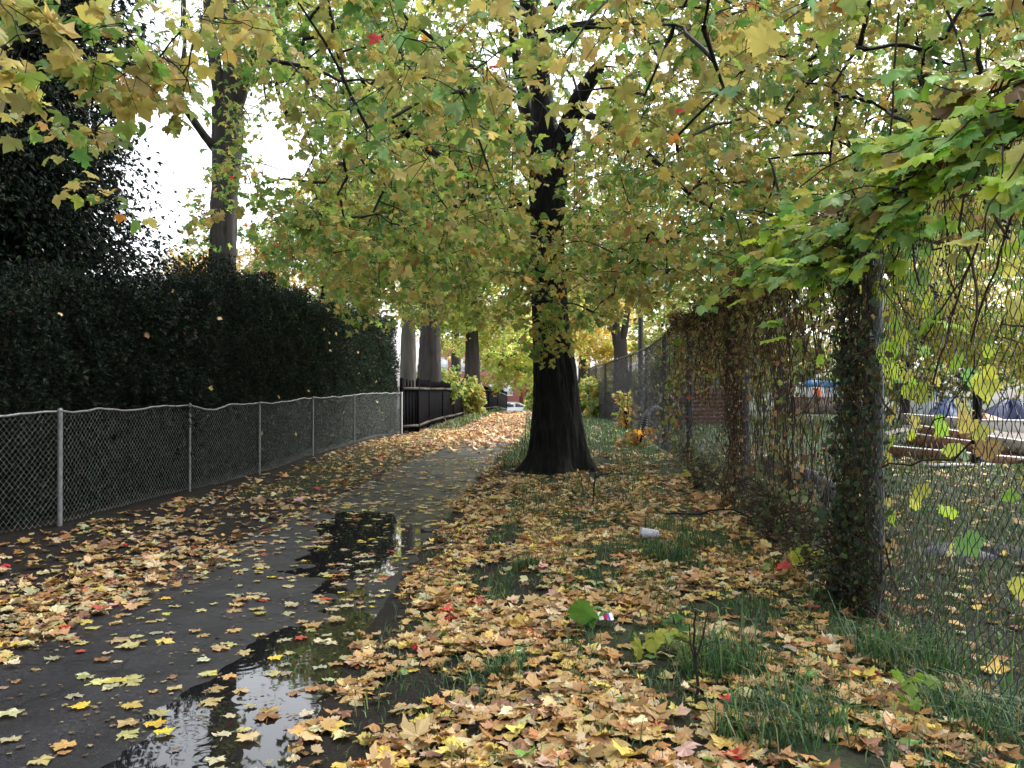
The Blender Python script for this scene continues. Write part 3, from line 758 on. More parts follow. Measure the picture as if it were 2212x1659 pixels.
ok = (z > 3.05 + .2 * noise2(x, y, 1.3, 2) + .25 * (x < -1)) & (g.random(len(Pn)) < np.where(z < 3.7, 1, .5))
ok &= ~((x > -.46 * y - .1) & (x < -.14 * y) & (y > 2.2) & (z < 3.9)) & (x < 1.6)     # open to the sky beside the cedar
ok &= (g.random(len(Pn)) < np.where((x > -.5) & (x < 1.8), .55, 1))
Pn = Pn[ok]
# drooping tips against the dark cedar
for u, v, y, s, k in ((40, 150, 4.2, .14, 3), (60, 60, 4.0, .2, 4), (180, 60, 4.4, .22, 5), (200, 140, 4.6, .14, 3), (190, 300, 5.6, .12, 3), (200, 380, 5.6, .08, 2), (300, 110, 5, .22, 6), (320, 60, 4.8, .25, 6), (470, 40, 5.0, .15, 3)):
    Pn = np.vstack([Pn, at(u, v, y) + g.normal(0, s, (k, 3)) * np.array([1, 1.1, .55])])
print("near sprays", len(Pn))
A = Acc(); P, Rr, _ = grow(np.vstack(n2), Pn, r_tip=.0026, r_pow=.45, r_max=.018)
V, F = tubes(P, Rr, 5); A.add(V, F, np.full((len(V), 3), .02), 1)
spray_leaves(Pn, 9, .25, .094, palette_fn(Pn, [.56, .22, .12, .16, .03, .002, .012, .006]), A, MAPLE_HI, petiole=.07, flat=.7)
A.build("crown", [M_LEAF, M_TWIG], t2, color=True)

# ------------------------------------------------------------------ tall tree behind the hedge on the left
Y = 24.0; k = 1 / F_PX * Y / 2
b = at(478, 900, Y); b[2] = float(gz(b[0], b[1])) - .1
broad_tree("tall grey trunked tree rising behind the hedge against the open sky, forked high up", b,
    [(pl([(478, 950), (478, 800), (479, 600), (482, 480), (486, 380), (490, 290), (491, 235)], Y), np.array([80, 64, 56, 54, 56, 62, 66]) * k),
     (pl([(480, 250), (468, 170), (456, 90), (446, -20), (430, -200)], [24, 23.9, 23.8, 23.6, 23.2]), np.array([30, 27, 25, 22, 12]) * k),
     (pl([(494, 250), (500, 150), (496, 50), (486, -60), (470, -260)], [24, 24, 24.2, 24.4, 25]), np.array([48, 42, 38, 30, 16]) * k),
     (pl([(500, 250), (530, 160), (560, 90), (600, 20), (660, -80), (740, -200)], [24, 23.8, 23.5, 23.0, 22.2, 21.5]), np.array([34, 30, 27, 25, 18, 10]) * k),
     (pl([(474, 330), (445, 300), (410, 250), (380, 208), (372, 200)], [24, 23.6, 23.0, 22.4, 22.2]), np.array([22, 16, 14, 12, 8]) * k),
     (pl([(374, 212), (388, 165), (397, 100), (396, 20), (394, -80)], [22.3, 22.2, 22.1, 22, 22]), np.array([8, 9, 8, 7, 5]) * k)],
    np.vstack([crown_points(300, at(660, 60, 22), (2.4, 3, 2.6), 14, seed=3, zmin=8.3), crown_points(200, at(590, -90, 24), (4.0, 4, 3.0), 10, seed=4, zmin=10.6),
               crown_points(70, at(320, 120, 22.5), (1.4, 1.5, 1.0), 5, seed=5), crown_points(26, at(425, 470, 23.5), (.7, .8, .9), 3, seed=6),
               crown_points(30, at(510, 300, 22.6), (.7, .8, 2.2), 6, seed=8), crown_points(70, at(760, 420, 21), (1.5, 2, 1.8), 8, seed=9, zmin=4.4)]),
    M_BARKG, MAPLE_LO, 8, .5, .16, [.22, .05, .45, .36, .08, .004, .004, .01], sides=48, flute=.05)
# ------------------------------------------------------------------ conifers
def cedar_sprays(pos, tip, size, cols, A, blades=7, wid=.06):
    """flat fans of scale-leaf shoots"""
    N = len(pos)
    for b in range(blades):
        a = (b - (blades - 1) / 2) * .33 + rng.normal(0, .12, N)
        L = size * rng.uniform(.55, 1.0, N) * (1 - .25 * abs(b - (blades - 1) / 2) / blades * 2)
        side = nrm(np.cross(tip, rng.normal(0, 1, (N, 3))))
        d = nrm(tip * np.cos(a)[:, None] + side * np.sin(a)[:, None] + rng.normal(0, .10, (N, 3)))
        w = nrm(np.cross(d, rng.normal(0, 1, (N, 3)))) * (size * wid)[:, None]
        p0 = pos; p1 = pos + d * (L * .55)[:, None]; p2 = pos + d * L[:, None] + np.array([0, 0, -.12]) * L[:, None]
        V = np.stack([p0, p1 + w, p2, p1 - w], 1).reshape(-1, 3); o = (np.arange(N) * 4)[:, None]
        F = np.concatenate([np.stack([o, o + 1, o + 2], -1), np.stack([o, o + 2, o + 3], -1)], 1).reshape(-1, 3)
        A.add(V, F, np.repeat(cols, 4, 0))
CED = [(.010, .021, .013), (.017, .031, .017), (.030, .046, .024), (.040, .026, .015), (.006, .012, .009)]
# hedge behind the left wire fence
hd = thing("cedar_hedge", "tall dark green cedar hedge standing close behind the low galvanised fence", "hedge", (-5.4, 17, 0))
N = 150000
hy = rng.uniform(5.0, 28.6, N); f = rng.random(N)
ht = lambda y: 3.45 + .22 * noise2(y, y * 0, .8, 2) + .12 * noise2(y, y * 0, .3, 4) - .8 * ss(15.5, 12, y)
xf = xfl(hy) - .30
hz = ht(hy) * rng.uniform(.01, 1, N) ** .85
tipx = rng.normal(0, .5, (N, 3)) + np.array([.55, -.15, .35])
xo = xf + .14 * noise2(hy, hz, .7, 3) + .10 * noise2(hy, hz, .25, 6) - rng.exponential(.09, N) - .35 * ss(.6, 1, hz / ht(hy)) * rng.random(N)
top = f < .30
hz[top] = ht(hy[top]) + .10 * rng.random(top.sum()) - .25 * rng.random(top.sum()); xo[top] = xfl(hy[top]) - .3 - rng.random(top.sum()) * 1.3
tipx[top] = rng.normal(0, .45, (top.sum(), 3)) + np.array([0, 0, 1.0])
end = f > .94
xo[end] = xfl(28.4) - .3 - rng.random(end.sum()) * 1.4; hy[end] = 28.5 + rng.normal(0, .1, end.sum()); tipx[end] = rng.normal(0, .5, (end.sum(), 3)) + np.array([.2, .7, .3])
pos = np.column_stack([xo, hy, gz(xo, hy) + hz])
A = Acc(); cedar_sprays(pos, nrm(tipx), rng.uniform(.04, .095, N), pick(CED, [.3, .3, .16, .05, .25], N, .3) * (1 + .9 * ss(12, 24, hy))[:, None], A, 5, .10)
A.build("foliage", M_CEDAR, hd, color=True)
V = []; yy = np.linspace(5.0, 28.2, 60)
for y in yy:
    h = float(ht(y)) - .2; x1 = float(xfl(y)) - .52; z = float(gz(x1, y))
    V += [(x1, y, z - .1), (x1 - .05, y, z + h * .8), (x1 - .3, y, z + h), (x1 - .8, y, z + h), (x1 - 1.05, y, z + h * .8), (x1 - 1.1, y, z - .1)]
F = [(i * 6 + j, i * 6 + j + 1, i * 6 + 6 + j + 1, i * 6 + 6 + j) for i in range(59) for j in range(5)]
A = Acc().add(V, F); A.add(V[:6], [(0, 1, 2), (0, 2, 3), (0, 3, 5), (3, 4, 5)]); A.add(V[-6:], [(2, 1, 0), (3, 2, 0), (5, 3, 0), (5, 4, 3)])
A.build("light_blocking_core", mat("dark_hedge_core", (.008, .010, .007), .9, .1), hd)  # solid dark core added to block light through the hedge
for q in range(22):
    y = rng.uniform(8.8, 26); h = rng.uniform(.25, 3.0); A = Acc(); x = float(xfl(y)) - .30 + .14 * float(noise2(y, h, .7, 3)) + .05
    scatter_leaves(A, LITTER, np.array([[x, y, float(gz(x, y)) + h]]), nrm(rng.normal(0, .5, (1, 3)) + np.array([[.2, 0, -1.]])), np.array([[1., -.5, .4]]), np.array([rng.uniform(.06, .09)]), pick([(.50, .36, .12), (.42, .22, .08), (.56, .44, .2), (.35, .40, .12)], [.4, .3, .2, .1], 1, .1))
    A.build("caught_leaf", M_LITTER, hd, color=True)
# tall cedar at the left edge
def conifer(label, x, y, h, rad, n, seed, name="cedar_tree", tilt=0):
    g = np.random.default_rng(seed); z0 = float(gz(x, y))
    t = thing(name, label, "tree", (x, y, z0))
    trunk_mesh("trunk", [(x, y, z0 - .1), (x + .05, y, z0 + h * .5), (x + .02, y + .05, z0 + h * .97)], [.20, .13, .03], M_BARKG, t, sides=16, seed=seed)
    A = Acc(); nb = 300
    bz = np.sort(g.uniform(.14, .99, nb)); ba = g.uniform(0, 6.28, nb); bl = rad * ((1 - bz) ** .35 + .10 * (bz < .36)) * g.uniform(.6, 1.12, nb) + .12
    PP = []
    tt = np.linspace(0, 1, 6)
    for zf, a, L in zip(bz, ba, bl):
        d = np.array([math.cos(a), math.sin(a), 0]); p = np.array([x, y, z0 + h * zf]) + d * (tt * L)[:, None]
        p[:, 2] += L * (.25 * tt - .55 * tt ** 2) + L * .25 * np.maximum(tt - .7, 0)
        PP.append(p)
    PP = np.array(PP); V, F = tubes(PP, (.02 * (1 - tt * .85))[None] * np.ones((nb, 1)), 4); A.add(V, F, np.full((len(V), 3), .03), 1)
    bi = g.choice(nb, n, p=bl / bl.sum()); u = g.uniform(.15, 1.05, n); j = np.minimum((u * 5).astype(int), 4); fr = (u * 5 - j)[:, None]
    q = PP[bi, j] * (1 - fr) + PP[bi, j + 1] * fr
    q += g.normal(0, 1, (n, 3)) * (bl[bi] * .15 + .05)[:, None] * np.array([1, 1, .8])
    d = np.column_stack([np.cos(ba[bi]), np.sin(ba[bi]), np.full(n, -.35)]) + g.normal(0, .55, (n, 3))
    d[:, 2] -= .35 * g.random(n)
    cedar_sprays(q, nrm(d), g.uniform(.06, .15, n), pick(CED, [.35, .3, .10, .05, .3], n, .25), A, 5, .11)
    A.build("crown", [M_CEDAR, M_TWIG], t, color=True)
conifer("tall dark cedar with drooping sprays at the left edge of the view", -7.35, 12.2, 11.5, 2.12, 130000, 3)
conifer("second dark cedar crowded beside the tall one, nearer the viewer", -7.2, 9.6, 8.6, 1.25, 50000, 4)

# ------------------------------------------------------------------ trees along the path and beyond the fences
def simple_tree(label, u, vb, y, w0, spine, crown, bark, n_per, spread, size, wts, group, kinds=MAPLE_LO, twig=False, **kw):
    b = at(u, vb, y); b[2] = float(gz(b[0], b[1])) - .1
    P = np.vstack([[b], pl(spine, y)]); k = y / F_PX / 2
    rr = np.interp(np.linspace(0, 1, len(P)), [0, .2, 1], [w0 * 1.35, w0, w0 * .55]) * k
    top = P[-1]; g = np.random.default_rng(int(u)); st = [(P, rr)]
    for q in range(4):
        a = g.uniform(0, 6.28); L = crown[1][0] * .6
        st.append((np.array([top + (P[-2] - top) * .1, top + np.array([math.cos(a) * L * .4, math.sin(a) * L * .4, L * .5]), top + np.array([math.cos(a) * L, math.sin(a) * L, L * .9])]), np.array([.5, .3, .12]) * rr[-1] * 1.3))
    pts = np.vstack([crown_points(nn, c if len(c) == 3 else at(*c), r, cl, seed=int(abs(u)) + 7 * i, zmin=zm) for i, (c, r, nn, cl, zm) in enumerate(crown[2:])])
    return broad_tree(label, b, st, pts, bark, kinds, n_per, spread, size, wts, group, sides=44, twig=twig, r_max=.05, **kw)
GA, GB = "trees along the far part of the path", "trees in the yard behind the tall fence"
simple_tree("pale smooth trunked tree at the end of the hedge behind the board fence", 882, 840, 33, 30, [(882, 700), (880, 560), (884, 430), (890, 300)], (0, (3, 3, 3), (at(860, 330, 32), (3.4, 3, 3.2), 260, 10, 4.8)), M_BARKP, 20, .6, .17, [.30, .2, .3, .25, .02, .004, .03, .01], GA)
simple_tree("brown furrowed trunk with a burl beside the pale one, behind the board fence", 928, 845, 37, 46, [(930, 760), (932, 650), (936, 570), (950, 430), (965, 280)], (0, (3, 3, 3), (at(985, 400, 33), (3.2, 3, 3.4), 320, 12, 4.4)), M_BARKG, 20, .6, .17, [.35, .42, .12, .2, .02, .01, .06, .02], GA, flute=.12)
simple_tree("dark trunked tree with fresh yellow green boughs arching over the far path", 1021, 850, 50, 30, [(1020, 760), (1018, 680), (1022, 600), (1030, 480)], (0, (4, 3, 3), (at(1010, 640, 50), (4.6, 3.5, 3.6), 420, 16, 2.0), (at(1095, 760, 58), (4.0, 4, 3.4), 520, 16, 1.75), (at(1040, 520, 50), (4, 3, 3), 160, 8, 3)), M_BARKG, 26, .6, .17, [.10, .36, .06, .50, .01, .002, .02, .0], GA, gain=1.5)
simple_tree("bright golden tree glowing beyond the main trunk", 1262, 850, 66, 24, [(1262, 760), (1258, 640), (1250, 520)], (0, (4, 4, 4), (at(1240, 640, 66), (5.2, 4, 5.0), 560, 18, 2.0), (at(1290, 740, 60), (3.4, 3, 3.0), 260, 8, .4)), M_BARKG, 24, .7, .21, [.10, .70, .02, .12, .0, .0, .14, .0], GA, gain=1.5)
simple_tree("golden orange tree far behind the brown furrowed trunk", 985, 850, 70, 22, [(985, 740), (980, 640)], (0, (4, 4, 4), (at(970, 600, 70), (4.6, 4, 5), 560, 16, 1.8),), M_BARKG, 24, .7, .21, [.10, .60, .05, .15, 0, .0, .22, .0], GA, gain=1.5)
simple_tree("slim dark stemmed tree with deep green leaves standing behind the hedge", 697, 830, 27, 15, [(697, 690), (699, 600), (703, 520), (706, 440)], (0, (2, 2, 2), (at(700, 520, 27), (2.7, 2.2, 2.1), 240, 14, 3.4), (at(600, 540, 26), (1.4, 1.4, 1.1), 40, 7, 3.4)), M_BARK, 10, .5, .15, [.12, .05, .62, .2, .12, .01, .03, .01], "trees behind the hedge", twig=True)
simple_tree("orange and yellow tree far off in the gap left of the tall grey trunk", 425, 850, 62, 22, [(425, 740), (430, 660)], (0, (4, 4, 4), (at(440, 590, 62), (3.4, 3, 2.7), 260, 12, 3.0), (at(560, 570, 60), (3.2, 3, 2.6), 200, 10, 3.0)), M_BARKG, 14, .7, .2, [.12, .4, .05, .12, 0, .02, .4, .02], "trees behind the hedge")
simple_tree("leafy green and rust tree filling the gap between hedge top and tall tree crown", 790, 850, 42, 26, [(790, 740), (785, 620), (790, 500)], (0, (4, 4, 4), (at(800, 560, 42), (3.8, 3, 3.2), 330, 14, 3.3), (at(740, 460, 44), (3.4, 3, 3), 200, 10, 4)), M_BARKG, 15, .65, .19, [.2, .22, .3, .22, .03, .01, .12, .02], "trees behind the hedge")
# forked tree inside the yard
b = at(1338, 900, 38); b[2] = float(gz(b[0], b[1])) - .1; k = 38 / F_PX / 2
broad_tree("forked grey trunk tree standing just behind the far part of the tall fence", b,
    [(pl([(1344, 920), (1342, 800), (1341, 760), (1338, 735)], 38), np.array([38, 32, 28, 30]) * k),
     (pl([(1336, 745), (1328, 700), (1325, 655), (1328, 590), (1335, 480)], 38), np.array([22, 21, 20, 17, 10]) * k),
     (pl([(1342, 745), (1352, 700), (1358, 640), (1364, 560), (1380, 450)], [38, 38, 37.9, 37.7, 37]), np.array([18, 14, 12, 11, 7]) * k)],
    np.vstack([crown_points(260, at(1350, 500, 38), (4.2, 3.5, 3.4), 14, seed=31, zmin=3.8), crown_points(60, at(1300, 640, 38), (1.2, 1.2, 1.2), 4, seed=33), crown_points(70, at(1450, 640, 39), (1.8, 1.6, 1.5), 6, seed=34)]),
    M_BARKG, MAPLE_LO, 15, .6, .18, [.22, .15, .3, .4, .03, .004, .01, .0], GB, twig=False)
simple_tree("yellow green tree behind the slatted timber wall in the yard", 1500, 900, 46, 22, [(1500, 760), (1505, 640)], (0, (4, 4, 4), (at(1500, 690, 46), (4.2, 3, 3.2), 330, 14, 1.6),), M_BARKG, 15, .65, .19, [.2, .3, .14, .42, 0, 0, .02, 0], GB, gain=1.2)
simple_tree("broad olive and yellow tree in the yard behind the second dark post", 1690, 900, 40, 24, [(1690, 760), (1690, 620)], (0, (4, 4, 4), (at(1690, 640, 40), (4.6, 3, 3.6), 400, 16, 1.7), (at(1620, 760, 42), (2.4, 2, 1.5), 110, 6, .8)), M_BARKG, 15, .65, .19, [.35, .28, .14, .26, 0, 0, .04, .02], GB, gain=1.2)
simple_tree("yellow and rust tree seen through the wire right of the dark vine column", 1960, 880, 38, 24, [(1960, 760), (1965, 600)], (0, (4, 4, 4), (at(1990, 640, 38), (4.8, 3, 3.4), 400, 16, 2.0), (at(2190, 690, 38), (3.0, 3, 3.4), 220, 10, 1.8)), M_BARKG, 15, .65, .19, [.3, .34, .1, .2, 0, 0, .12, .03], GB, gain=1.2)
simple_tree("tall yellowing tree at the right behind the hanging vine leaves", 2230, 880, 30, 26, [(2230, 700), (2235, 520)], (0, (4, 4, 4), (at(2200, 420, 30), (4.2, 3, 3.4), 300, 14, 4.6), (at(1800, 420, 34), (4.4, 3, 2.6), 240, 10, 6), (at(2080, 640, 33), (3.6, 3, 2.6), 320, 12, 2.2), (at(2250, 700, 33), (3.0, 3, 2.8), 260, 12, 1.8), (at(1900, 650, 36), (3.0, 3, 2.4), 240, 10, 2.2)), M_BARKG, 14, .6, .17, [.3, .25, .14, .3, .02, 0, .02, 0], GB, gain=1.2)
# shrubs
def shrub(label, c, rad, n, wts, size=.13, name="shrub", kinds=MAPLE_LO, group=None, n_per=14, zmin=None, seed=0):
    z0 = float(gz(c[0], c[1])); t = thing(name, label, "shrub", (c[0], c[1], z0), group)
    g = np.random.default_rng(seed + 50); st = []
    for q in range(6):
        a = g.uniform(0, 6.28); st.append(np.array([(c[0], c[1], z0 - .05), (c[0] + .3 * rad[0] * math.cos(a), c[1] + .3 * rad[1] * math.sin(a), z0 + (c[2] - z0) * .6), (c[0] + .7 * rad[0] * math.cos(a), c[1] + .7 * rad[1] * math.sin(a), c[2] + rad[2] * .5)]))
    for q in st: Acc().tube(q, [.03, .02, .008], 6).build("stem", M_TWIG, t)
    A = Acc(); pts = crown_points(n, c, rad, 8, seed=seed, zmin=z0 + .05)
    spray_leaves(pts, n_per, .3, size, palette_fn(pts, wts), A, kinds, twigs=False, petiole=.03)
    A.build("foliage", [M_LEAF, M_TWIG], t, color=True)
p = at(1016, 872, 45); shrub("yellowing climber heaped over the break in the black board fences", (p[0], 45.4, 1.25), (.62, .7, 1.1), 150, [.35, .4, .05, .4, 0, 0, .03, .02], .16)
p = at(960, 812, 40); shrub("loose light green bush showing above the black board fence", (p[0], 40, 1.9), (1.5, 1, .9), 90, [.1, .15, .35, .5, 0, 0, 0, 0], .15, seed=2)
p = at(1148, 862, 80); shrub("pale green bush hiding the nose of the parked car", (p[0] + .55, 84, .3), (1.2, 1, 1.6), 150, [.1, .15, .3, .5, .1, 0, 0, 0], .2, seed=3)
p = at(1140, 830, 70); shrub("green bush beside the end of the path, right of the brick building", (p[0] + .9, 72, 1.2), (1.2, 1, 1.5), 120, [.1, .1, .4, .4, 0, 0, 0, 0], .18, seed=4)
for i, (u, v, y, r, lab) in enumerate(((1360, 850, 42, (2.4, 1.5, 1.6), "dark green bush behind the far end of the tall fence"), (1440, 825, 40, (2.6, 1.5, 1.9), "deep green bush rising left of the slatted timber wall"), (1275, 860, 50, (1.2, 1, 1.3), "small green bush at the very end of the tall fence"), (1560, 800, 48, (3, 2, 2.4), "mid green bush above the slatted timber wall"), (1760, 790, 60, (4, 2, 2.6), "olive bush behind the far booths"), (1905, 790, 56, (4.2, 2, 3.0), "rust tinged bush left of the tarpaulins"), (2040, 780, 56, (4.4, 2, 3.2), "yellow green bush rising behind the blue tarpaulin"), (2190, 780, 56, (4.4, 2, 3.4), "tall olive bush behind the navy tarpaulin"), (1650, 800, 60, (4, 2, 2.4), "broad green bush behind the second dark fence post"))):
    c = at(u, v, y); shrub(lab, c, r, 440, [.25, .25, .35, .35, .05, 0, .01, 0], .21, seed=10 + i, group="bushes in the yard")
p = at(1300, 905, 29); shrub("spindly yellow leaved weed climbing the foot of the tall fence", (float(xfr(29)) - .15, 29, 1.0), (.25, .5, .85), 26, [.2, .8, 0, .2, 0, 0, .1, .1], .13, seed=21, n_per=9, name="weed")
shrub("dry brown weed clump at the foot of the tall fence behind the main trunk", (float(xfr(22)) - .5, 21.5, .42), (.35, .5, .36), 22, [.05, .05, 0, .02, 0, 0, .2, .8], .12, seed=22, n_per=9, name="weed")
# ------------------------------------------------------------------ building and car beyond the end of the path
M_BRICK = mat("red_brick", (.40, .16, .14), .8, .2, noise=(14, (.30, .11, .10), .4, .7))
M_WHITE = mat("white_frame", (.75, .76, .78), .5)
M_GLASS = mat("window_glass", (.45, .5, .55), .08, .6)
M_CONC = mat("pale_concrete", (.52, .50, .47), .85, .2, noise=(9, (.40, .38, .36), .4, .7))
bz = -1.30
bd = thing("brick_building", "red brick building with wide white framed windows across the street", "building", (0, 126, bz))
A = Acc().box((-12, 125, bz + .62), (1.05, 134, bz + 9.5)); A.build("wall", M_BRICK, bd)
Acc().box((1.05, 126.2, bz + .62), (1.85, 134, bz + 9.5)).build("side_wall", mat("shaded_brick", (.36, .10, .085), .8, .2), bd)
Acc().box((1.85, 127.5, bz + .6), (7.5, 134, bz + 9.5)).build("side_wall", mat("grey_cladding", (.30, .28, .28), .8, .2), bd)
Acc().box((-12.1, 124.95, bz - .3), (1.1, 134, bz + .62)).build("foundation", M_CONC, bd)
Acc().box((-12.3, 124.7, bz + 9.5), (7.8, 134.3, bz + 9.9)).build("roof", M_CONC, bd)
for x0, w in ((-1.25, 1.35), (-3.3, 1.35), (-5.6, 1.35), (-8, 1.35), (-10.4, 1.35)):
    for zf in (bz + 2.15, bz + 5.6):
        f = Acc()
        f.box((x0, 124.93, zf), (x0 + w, 124.99, zf + .08)); f.box((x0, 124.93, zf + 1.85), (x0 + w, 124.99, zf + 1.93)); f.box((x0, 124.93, zf + .08), (x0 + .07, 124.99, zf + 1.85)); f.box((x0 + w - .07, 124.93, zf + .08), (x0 + w, 124.99, zf + 1.85)); f.box((x0 + .07, 124.93, zf + .62), (x0 + w - .07, 124.99, zf + .70))
        fo = f.build("window", M_WHITE, bd)
        Acc().box((x0 + .07, 124.96, zf + .08), (x0 + w - .07, 124.975, zf + 1.85)).build("pane", mat("bright_pane", (.72, .74, .78), .15, .6), fo)
Acc().box((2.2, 127.44, bz), (5.6, 127.49, bz + 2.3)).build("garage_door", mat("dark_grey_door", (.09, .09, .095), .6, .3), bd)
# rail in front of the building
t = thing("guard_rail", "pale metal rail running in front of the brick building", "railing", (0, 118, bz))
Acc().box((-12, 118, bz + .95), (9, 118.06, bz + 1.02)).build("rail", M_GALV, t)
Acc().box((-12, 118, bz + .5), (9, 118.06, bz + .55)).build("rail", M_GALV, t)
for i in range(14): Acc().box((-12 + i * 1.6, 117.94, bz - .2), (-11.94 + i * 1.6, 117.995, bz + 1.0)).build("post", M_GALV, t)
# car: side profile lofted across the width
def car(cx, cy, cz):
    t = thing("parked_car", "white estate car parked across the far end of the path, half hidden", "car", (cx, cy, cz))
    prof = [(-2.35, .35), (-2.42, .6), (-2.38, .95), (-2.25, 1.32), (-2.05, 1.46), (-1.0, 1.50), (.15, 1.47), (.45, 1.40), (1.25, .98), (2.2, .84), (2.42, .66), (2.40, .38)]
    A = Acc(); n = len(prof); V = []
    for yy, k in ((-.86, .0), (-.90, .5), (.90, .5), (.86, .0)):
        for (px_, pz) in prof:
            inset = .16 * max(0, (pz - .95) / .5)
            V.append((px_, yy * (1 - inset) if pz > .9 else yy, pz))
    V = np.array(V); F = []
    for r in range(3):
        for i in range(n - 1): F.append((r * n + i, r * n + i + 1, (r + 1) * n + i + 1, (r + 1) * n + i))
    for r in (0, 3):
        base = r * n
        for i in range(1, n - 1): A.add(V[[base, base + i, base + i + 1]], [(0, 1, 2)])
    A.add(V, F)
    A.add(V[[0, n - 1, 2 * n - 1, n]], [(0, 1, 2, 3)])
    M_CARP = mat("white_car_paint", (.78, .78, .80), .25, .5)
    A.V = [v + np.array([cx, cy, cz]) for v in A.V]
    A.build("body", M_CARP, t)
    M_CG = mat("dark_car_glass", (.03, .035, .04), .06, .6)
    for s in (-1, 1):
        for q in ([(-2.12, .98), (-2.02, 1.34), (-1.38, 1.38), (-1.52, .98)], [(-1.35, .97), (-1.28, 1.37), (-.38, 1.38), (-.36, .96)], [(-.18, .96), (-.16, 1.38), (.36, 1.33), (1.05, .96)]):
            pts = []
            for a, b in q: pts.append((cx + a, cy + s * (.90 * (1 - .16 * max(0, (b - .95) / .5)) + .008), cz + b))
            Acc().add(pts + [(p[0], p[1] - s * .006, p[2]) for p in pts], [(0, 1, 2, 3), (4, 7, 6, 5), (0, 4, 5, 1), (1, 5, 6, 2), (2, 6, 7, 3), (3, 7, 4, 0)]).build("window", M_CG, t)
        Acc().tube([(cx - 1.9, cy + s * .62, cz + 1.53), (cx + .1, cy + s * .62, cz + 1.53)], .02, 6).build("roof_rail", mat("grey_rail", (.2, .2, .21), .4), t)
        Acc().box((cx + .82, cy + s * .92 - .08, cz + .95), (cx + 1.0, cy + s * .92 + .08, cz + 1.07)).build("mirror", M_CARP, t)
        for wx in (-1.45, 1.45):
            w = Acc().tube([(cx + wx, cy + s * .72, cz + .32), (cx + wx, cy + s * .93, cz + .32)], .32, 20).build("wheel", mat("tyre_rubber", (.02, .02, .02), .8), t)
            Acc().tube([(cx + wx, cy + s * .932, cz + .32), (cx + wx, cy + s * .945, cz + .32)], .2, 14).build("rim", M_GALV, w)
car(.55, 104, -1.285)

# ------------------------------------------------------------------ yard behind the tall fence
# small backboard on a dark pole
bx, by = 4.36, 30.0; b0 = float(gz(bx, by))
t = thing("basketball_hoop", "small pale gridded backboard on a dark pole behind the tall fence", "hoop", (bx, by, b0))
Acc().tube([(bx, by, b0 - .2), (bx, by, at(0, 600, by)[2])], .085, 12).build("pole", M_BLKP, t, smooth=True)
c0 = at(1408, 611, by - .12); w2, h2 = .66, .42
A = Acc().box((c0[0] - w2, c0[1] - .02, c0[2] - h2), (c0[0] + w2, c0[1] + .02, c0[2] + h2)); bo = A.build("backboard", mat("pale_backboard", (.60, .68, .82), .3, .5), t)
A = Acc()
for i in range(15):
    x = c0[0] - w2 + .02 + i * (2 * w2 - .04) / 14; A.box((x - .008, c0[1] - .034, c0[2] - h2), (x + .008, c0[1] - .021, c0[2] + h2))
for i in range(9):
    z = c0[2] - h2 + .02 + i * (2 * h2 - .04) / 8; A.box((c0[0] - w2, c0[1] - .049, z - .008), (c0[0] + w2, c0[1] - .036, z + .008))
A.build("grid", mat("grid_lines", (.33, .38, .5), .4), bo)
Acc().tube([(bx, by, at(0, 600, by)[2] - .1), (bx, c0[1] + .02, c0[2] - .1)], .05, 8).build("bracket", M_BLKP, t)
# slatted wall
M_SLAT = mat("red_brown_slats", (.14, .045, .04), .55, .35, noise=(4, (.08, .03, .028), .4, .7), stretch=(.5, 1, 4))
sy = 34.0; xa, xb = at(1425, 0, sy)[0], at(1572, 0, sy)[0]; zb = float(gz(8, sy)); zt = at(0, 838, sy)[2]
t = thing("slatted_fence", "low red brown wall of horizontal slats standing in the yard", "fence", ((xa + xb) / 2, sy, zb))
A = Acc(); n = 9
for i in range(n):
    z = zb + .06 + i * (zt - zb - .06) / n; A.box((xa, sy - .03, z), (xb, sy + .02, z + (zt - zb) / n - .035))
A.build("slat_panel", M_SLAT, t)
for x in np.linspace(xa + .06, xb - .06, 3): Acc().box((x - .05, sy + .021, zb - .2), (x + .05, sy + .12, zt + .02)).build("post", M_SLAT, t)
Acc().box((xa - .05, sy - .06, zt + .005), (xb + .05, sy + .15, zt + .045)).build("cap_rail", mat("pale_cap", (.34, .24, .22), .5, .4), t)
# things on top of and behind the slatted wall
def booth(label, u, v0, v1, y, w, group=None, cr=(.05, .42, .52)):
    x = at(u, 0, y)[0]; z0 = float(gz(x, y)); z1 = at(0, v0, y)[2]; zr = at(0, v1, y)[2]
    t = thing("booth", label, "booth", (x, y, z0), group)
    Acc().box((x - w / 2, y - w / 2, z0), (x + w / 2, y + w / 2, zr)).build("wall", mat("white_plastic", (.68, .70, .72), .4), t)
    A = Acc(); a = w / 2 + .06
    A.add([(x - a, y - a, zr + .01), (x + a, y - a, zr + .01), (x + a, y + a, zr + .01), (x - a, y + a, zr + .01), (x - a * .5, y - a * .5, z1), (x + a * .5, y - a * .5, z1), (x + a * .5, y + a * .5, z1), (x - a * .5, y + a * .5, z1)], [(0, 3, 2, 1), (4, 5, 6, 7), (0, 1, 5, 4), (1, 2, 6, 5), (2, 3, 7, 6), (3, 0, 4, 7)])
    A.build("roof", mat("turquoise_plastic", cr, .35), t)
    Acc().box((x - w * .3, y - w / 2 - .03, z0 + .1), (x + w * .3, y - w / 2 - .004, zr - .12)).build("door", mat("grey_door", (.5, .53, .56), .4), t)
booth("white booth with a blue roof showing above the red brown slatted wall", 1536, 818, 832, 47, .85, cr=(.06, .25, .52))
booth("white booth with a turquoise roof left of the others, behind the orange barrel", 1757, 821, 836, 56, 1.05, "far booths")
booth("white booth with a turquoise roof between two alike booths far off", 1786, 823, 837, 57, 1.0, "far booths")
